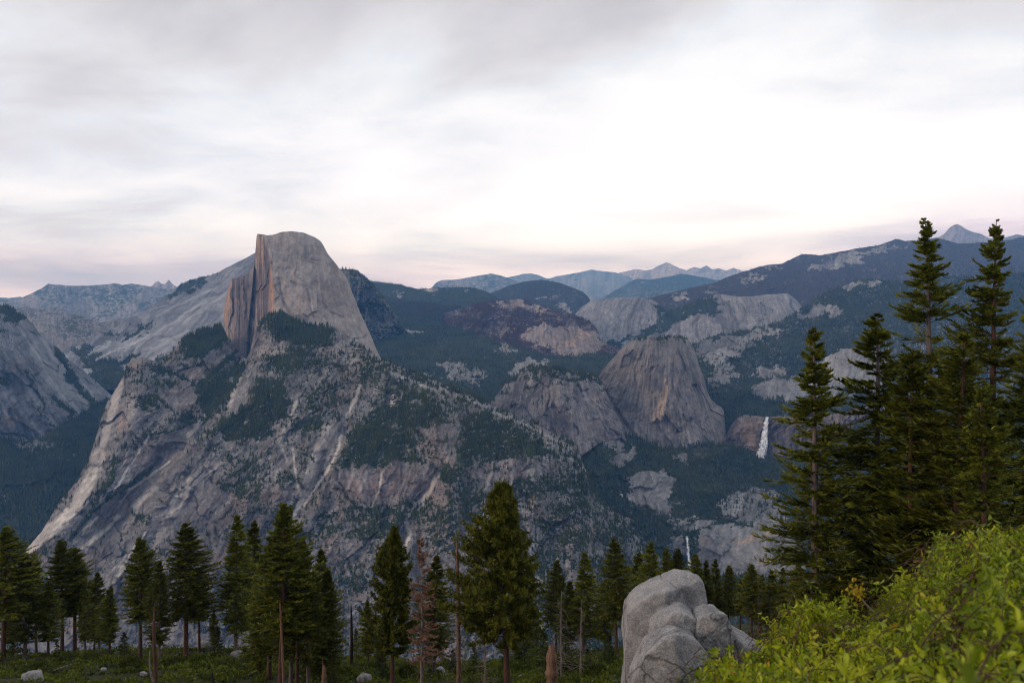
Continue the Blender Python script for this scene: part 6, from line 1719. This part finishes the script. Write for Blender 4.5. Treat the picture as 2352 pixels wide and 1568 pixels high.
def small_boulder(u, v, wpx, hpx, label, seed, at=None):
    if at is None:
        x, y, z = foot(u, v, lo=85)
    else:
        y = at; x = (u - CU) / F * y; z = float(ground_z(x, y))
    w = wpx / F * y / 2; h = hpx / F * y
    me = rock_mesh('boulder', (w, w * 0.8, h), rand_planes(seed), seed, res=20, k=14, disp=0.08)
    o = link('boulder', me, M_BOULDER, label=label, category='boulder')
    o.location = (x, y, z + h * 0.3)


small_boulder(478, 1492, 46, 22, 'pointed grey boulder on the lip under the straight grey-trunked fir', 71)
small_boulder(544, 1510, 34, 16, 'pale rounded boulder in shrubs left of the big clump', 72)
small_boulder(80, 1566, 48, 24, 'grey boulder in the bottom left corner shrubs', 73)
small_boulder(838, 1568, 36, 20, 'pale angular boulder at the bottom edge below the charred pole', 74)
small_boulder(880, 1500, 20, 12, 'small boulder behind the spire-topped fir', 75)
small_boulder(238, 1540, 14, 7, 'tiny pale stone in shrubs below the left clump', 76)
small_boulder(330, 1552, 18, 9, 'small flat stone in the shrubs right of the broken forked snag', 78)
small_boulder(1010, 1545, 26, 12, 'low flat stone behind the foot of the red dead tree', 79)
small_boulder(1110, 1525, 18, 9, 'small pale stone left of the big pine trunk', 80)
small_boulder(690, 1560, 14, 8, 'tiny stone in front of the right half of the big clump', 81)
small_boulder(1230, 1500, 16, 10, 'small stone left of the split stump', 77)


def fallen_log(u0, v0, u1, v1, label, seed, r=0.2):
    a = np.array(foot(u0, v0)); b = np.array(foot(u1, v1))
    a[2] += 0.4; b[2] += 0.6
    t = np.linspace(0, 1, 14)[:, None]
    pth = a + (b - a) * t + 0.1 * np.stack([fbm(t[:, 0] * 5, t[:, 0] * 0 + seed, o=2)] * 3, -1)
    v, f = tube(pth, np.linspace(r, r * 0.4, 14), 8)
    link('fallen_log', make_mesh('fallen_log', v, f, True), M_DEAD, label=label, category='log', group='fallen logs')


fallen_log(396, 1515, 430, 1490, 'grey fallen log leaning up towards the straight grey-trunked fir', 3)
fallen_log(120, 1545, 175, 1530, 'grey fallen log in the shrubs under the left clump', 7, 0.22)
fallen_log(560, 1560, 605, 1540, 'thin fallen log in front of the big clump', 8, 0.14)
fallen_log(1190, 1560, 1240, 1540, 'fallen log among shrubs right of the big pine trunk', 9, 0.18)
fallen_log(1010, 1558, 1062, 1545, 'pale fallen log left of the peeling snag foot', 5, 0.16)

# ---------------------------------------------------------------- the leafy bush in front
def leaf_mat():
    m, n, l, b, out = new_mat('bush_leaf')
    at = N(n, 'ShaderNodeAttribute', attribute_name='tone')
    r = ramp(n, [(0.0, (0.060, 0.10, 0.005)), (0.45, (0.20, 0.27, 0.010)), (0.85, (0.45, 0.50, 0.020)), (0.97, (0.45, 0.40, 0.02)), (1.0, (0.42, 0.25, 0.02))])
    l.new(at.outputs['Fac'], r.inputs[0])
    l.new(r.outputs[0], b.inputs['Base Color'])
    b.inputs['Roughness'].default_value = 0.45
    b.inputs['Specular IOR Level'].default_value = 0.35
    tr = N(n, 'ShaderNodeBsdfTranslucent'); l.new(r.outputs[0], tr.inputs[0])
    ms = N(n, 'ShaderNodeMixShader', inp={0: 0.35}); l.new(b.outputs[0], ms.inputs[1]); l.new(tr.outputs[0], ms.inputs[2])
    l.new(ms.outputs[0], out.inputs[0])
    return m


M_LEAF = leaf_mat()
M_TWIG = bark_mat('bush_twigs', (0.06, 0.03, 0.02), (0.16, 0.10, 0.07), 30)


def build_bush():
    r = np.random.default_rng(77)
    top = np.array([(1606, 1590), (1629, 1520), (1655, 1500), (1690, 1510), (1722, 1492), (1760, 1448), (1812, 1430), (1857, 1426), (1914, 1406), (1952, 1410), (1998, 1396), (2028, 1366), (2066, 1334), (2104, 1318), (2123, 1275),
                    (2154, 1228), (2218, 1220), (2241, 1246), (2260, 1240), (2302, 1226), (2352, 1208), (2420, 1190), (2600, 1150)], float)
    # crown surface of the bush: distances by direction
    fd = tps([(1606, 1540, 6.6), (1671, 1468, 7.4), (1770, 1436, 7.4), (1914, 1406, 7.2), (2028, 1366, 6.9), (2123, 1275, 6.8), (2218, 1220, 6.6), (2352, 1208, 6.2), (2600, 1150, 6.0),
              (1650, 1568, 5.6), (1800, 1568, 4.5), (2000, 1568, 3.6), (2200, 1568, 3.0), (2352, 1568, 2.7), (2600, 1568, 2.5), (2200, 1400, 4.5), (2352, 1380, 4.1), (2000, 1480, 4.8), (1850, 1500, 5.4), (1700, 1700, 4.0), (2300, 1750, 2.2)])
    ns = 5600
    u = 1590 + 900 * r.random(ns * 6)
    vt = np.interp(u, top[:, 0], top[:, 1]) + 16 * perlin(u / 42, u * 0 + 4.0)
    v = vt + (1760 - vt) * r.random(ns * 6) ** 1.25
    D = fd(u, v)
    # even spread over the real surface
    keepp = (D / 7.0) ** 2
    ok = r.random(len(u)) < keepp
    u, v, D, vt = u[ok][:ns], v[ok][:ns], D[ok][:ns], vt[ok][:ns]
    n = len(u)
    lump = fbm(u / 90, v / 70, 3.0, o=2) + 0.6 * fbm(u / 34, v / 30, 8.0, o=2)
    D = D - 0.75 * lump
    depth = 0.0 + 0.5 * r.random(n) ** 2 - 0.16 * (r.random(n) < 0.18)
    P = to_world(u, v, D)
    P[:, 2] -= depth * 0.8 + 0.06 - 0.17 * lump
    P[:, 1] += depth * 0.3
    # sprig: tip position P, direction
    d = rand_dirs(r, n, 1.5) + np.array([-0.15, -0.25, 0.0]); d /= np.linalg.norm(d, axis=1)[:, None]
    L = 0.14 + 0.18 * r.random(n)
    base = P - d * L[:, None]
    nl = 12
    # leaf positions spiral up the sprig
    tt = (np.arange(nl)[None] + 0.4 * r.random((n, nl))) / nl
    pos = base[:, None] + d[:, None] * (L[:, None] * (0.15 + 0.85 * tt))[..., None]
    ref = np.cross(d, np.array([0.3, 0.5, 0.1])); ref /= np.linalg.norm(ref, axis=1)[:, None]; b2 = np.cross(d, ref)
    ang = np.arange(nl)[None] * 2.399 + r.random((n, 1)) * 6.28
    rad = np.cos(ang)[..., None] * ref[:, None] + np.sin(ang)[..., None] * b2[:, None]
    open_ = 0.45 + 0.55 * (1 - tt) + 0.15 * r.normal(size=(n, nl))
    ld = d[:, None] * np.cos(open_)[..., None] + rad * np.sin(open_)[..., None]
    ld /= np.linalg.norm(ld, axis=-1, keepdims=True)
    wv = np.cross(ld, d[:, None]); wv /= np.linalg.norm(wv, axis=-1, keepdims=True) + 1e-9
    nv = np.cross(wv, ld)
    sz = (0.048 + 0.032 * r.random((n, nl))) * (1.05 - 0.3 * tt) * (0.62 + 0.45 * r.random((n, 1)))
    tone = np.clip(0.42 + 0.30 * fbm(P[:, 0] * 1.3, P[:, 1] * 1.3, P[:, 2] * 1.3, o=2)[:, None] + 0.22 * tt + 0.13 * r.normal(size=(n, nl)), 0, 0.95)
    yl = r.random((n, nl)) < 0.012
    tone = np.where(yl, 1.0, tone)
    yy = r.random(n) < 0.01
    tone[yy] = 0.97
    pos = pos.reshape(-1, 3); ld = ld.reshape(-1, 3); wv = wv.reshape(-1, 3); nv = nv.reshape(-1, 3); sz = sz.reshape(-1); tone = tone.reshape(-1)
    # leaf shape: 7 verts, folded along the midrib and curved back
    prof = [(0, 0, 0), (0.45, 0.15, 0.05), (0.76, 0.17, 0.03), (1.0, 0, -0.10), (0.76, -0.17, 0.03), (0.45, -0.15, 0.05), (0.5, 0, -0.03)]
    Vt = np.stack([pos + ld * (a * sz)[:, None] + wv * (b * sz)[:, None] + nv * (c * sz)[:, None] for a, b, c in prof], 1)
    tri = np.array([[0, 1, 6], [1, 2, 6], [2, 3, 6], [3, 4, 6], [4, 5, 6], [5, 0, 6]])
    m = len(pos)
    bush = thing('leafy_bush', 'bright yellow-green leafy bush filling the lower right corner in front', 'bush', (1.9, 4.6, float(ground_z(1.9, 4.6))))
    off = np.array(bush.location)
    # the 300 leaves showing largest become leaves of their own
    dist = np.linalg.norm(pos, axis=1)
    uu = CU + pos[:, 0] / pos[:, 1] * F; vv = CV - pos[:, 2] / pos[:, 1] * F
    inview = (uu < 2340) & (vv < 1560)
    outer = np.repeat(depth < 0.08, nl) & (np.tile(np.arange(nl), n) > 5)
    score = sz / dist * (inview & outer)
    big = np.argsort(-score)[:300]
    mask = np.ones(m, bool); mask[big] = False
    idx = np.where(mask)[0]
    f = (tri[None] + (np.arange(len(idx)) * 7)[:, None, None]).reshape(-1, 3)
    me = make_mesh('foliage', (Vt[idx] - off).reshape(-1, 3), f)
    at = me.attributes.new('tone', 'FLOAT', 'POINT'); at.data.foreach_set('value', np.repeat(tone[idx], 7).astype(np.float32))
    link('foliage', me, M_LEAF, bush, kind='stuff')
    # shared leaf meshes in four tones
    lm = []
    for tn in (0.3, 0.5, 0.7, 0.88):
        lv = np.array([(a, b, c) for a, b, c in prof])
        x = make_mesh('leaf', lv, tri)
        at = x.attributes.new('tone', 'FLOAT', 'POINT'); at.data.foreach_set('value', np.full(7, tn, np.float32))
        x.materials.append(M_LEAF)
        lm.append(x)
    for i in big:
        q = int(np.argmin(np.abs(np.array([0.3, 0.5, 0.7, 0.88]) - tone[i])))
        o = bpy.data.objects.new('leaf', lm[q])
        COL.objects.link(o)
        o.parent = bush
        s = float(sz[i])
        M = Matrix(((ld[i, 0] * s, wv[i, 0] * s, nv[i, 0] * s, pos[i, 0] - off[0]), (ld[i, 1] * s, wv[i, 1] * s, nv[i, 1] * s, pos[i, 1] - off[1]), (ld[i, 2] * s, wv[i, 2] * s, nv[i, 2] * s, pos[i, 2] - off[2]), (0, 0, 0, 1)))
        o.matrix_local = M
    # twigs
    k3 = np.array([0, 2.094, 4.189])
    end = base + d * (L * 0.95)[:, None]
    st = base - d * 0.12 + np.array([0, 0.02, -0.12])
    segs = np.stack([st, base, end], 1)
    rd = np.array([0.005, 0.0035, 0.0015])
    v_ = segs[:, :, None] + rd[None, :, None, None] * (np.cos(k3)[None, None, :, None] * ref[:, None, None] + np.sin(k3)[None, None, :, None] * b2[:, None, None])
    ii = np.arange(n * 9).reshape(n, 3, 3); nx = np.roll(ii, -1, 2)
    f = np.stack([ii[:, :-1], nx[:, :-1], nx[:, 1:], ii[:, 1:]], -1).reshape(-1, 4)
    link('twigs', make_mesh('twigs', v_.reshape(-1, 3) - off, f), M_TWIG, bush, kind='stuff')
    # main stems from the ground
    parts = []
    for i in range(46):
        j = int(np.argsort(-depth)[r.integers(0, n // 3)])
        e = base[j] - np.array([0, 0, 0.12])
        g = np.array([e[0] + r.normal() * 0.2, e[1] + 0.3 + r.normal() * 0.2, 0]); g[2] = ground_z(g[0], g[1]) - 0.05
        t = np.linspace(0, 1, 7)[:, None]
        pth = g + (e - g) * t + np.sin(t * 3.1) * r.normal(size=3) * 0.12
        parts.append(tube(pth, np.linspace(0.022, 0.006, 7), 5))
    sv, sf = merge(parts)
    link('stems', make_mesh('stems', sv - off, sf, True), M_TWIG, bush)
    # the yellow sprig that reaches out of the top
    c = ray(1972, 1368, 6.4); g = ray(2040, 1440, 6.3)
    t = np.linspace(0, 1, 6)[:, None]
    pth = g + (c - g) * t
    tv, tf = tube(pth, np.linspace(0.014, 0.006, 6), 5)
    pp = []
    nn = 110
    cc = c + r.normal(size=(nn, 3)) * 0.035 + (c - g) * 0.12
    dd = rand_dirs(r, nn, 0.6)
    w2 = np.cross(dd, rand_dirs(r, nn)); w2 /= np.linalg.norm(w2, axis=1)[:, None]
    yv, yf = kites(cc, dd, w2 * 0.008, np.full(nn, 0.04))
    sp = link('bare_twig', make_mesh('bare_twig', tv - off, tf, True), M_DEAD, bush)
    me = make_mesh('yellow_leaves', yv - off, yf)
    at = me.attributes.new('tone', 'FLOAT', 'POINT'); at.data.foreach_set('value', np.full(len(yv), 0.985, np.float32))
    link('yellow_leaves', me, M_LEAF, sp)


build_bush()


# =====================================================================
# AIR
# =====================================================================
def build_haze():
    x0, x1, y0, y1, z0, z1 = -34000, 34000, -3000, 38000, -1600, 3500
    v = [(x, y, z) for x in (x0, x1) for y in (y0, y1) for z in (z0, z1)]
    f = [(0, 1, 3, 2), (4, 6, 7, 5), (0, 4, 5, 1), (2, 3, 7, 6), (0, 2, 6, 4), (1, 5, 7, 3)]
    me = bpy.data.meshes.new('haze'); me.from_pydata(v, [], f); me.update()
    m = bpy.data.materials.new('thin_air'); m.use_nodes = True
    nt = m.node_tree; nt.nodes.clear()
    out = nt.nodes.new('ShaderNodeOutputMaterial'); pv = nt.nodes.new('ShaderNodeVolumePrincipled')
    pv.inputs['Color'].default_value = (0.13, 0.42, 1.0, 1)
    pv.inputs['Absorption Color'].default_value = (1, 1, 1, 1)
    pv.inputs['Density'].default_value = 3.2e-5
    pv.inputs['Anisotropy'].default_value = 0.1
    nt.links.new(pv.outputs[0], out.inputs['Volume'])
    link('haze', me, m, kind='stuff', label='thin bluish air over the whole valley')


build_haze()
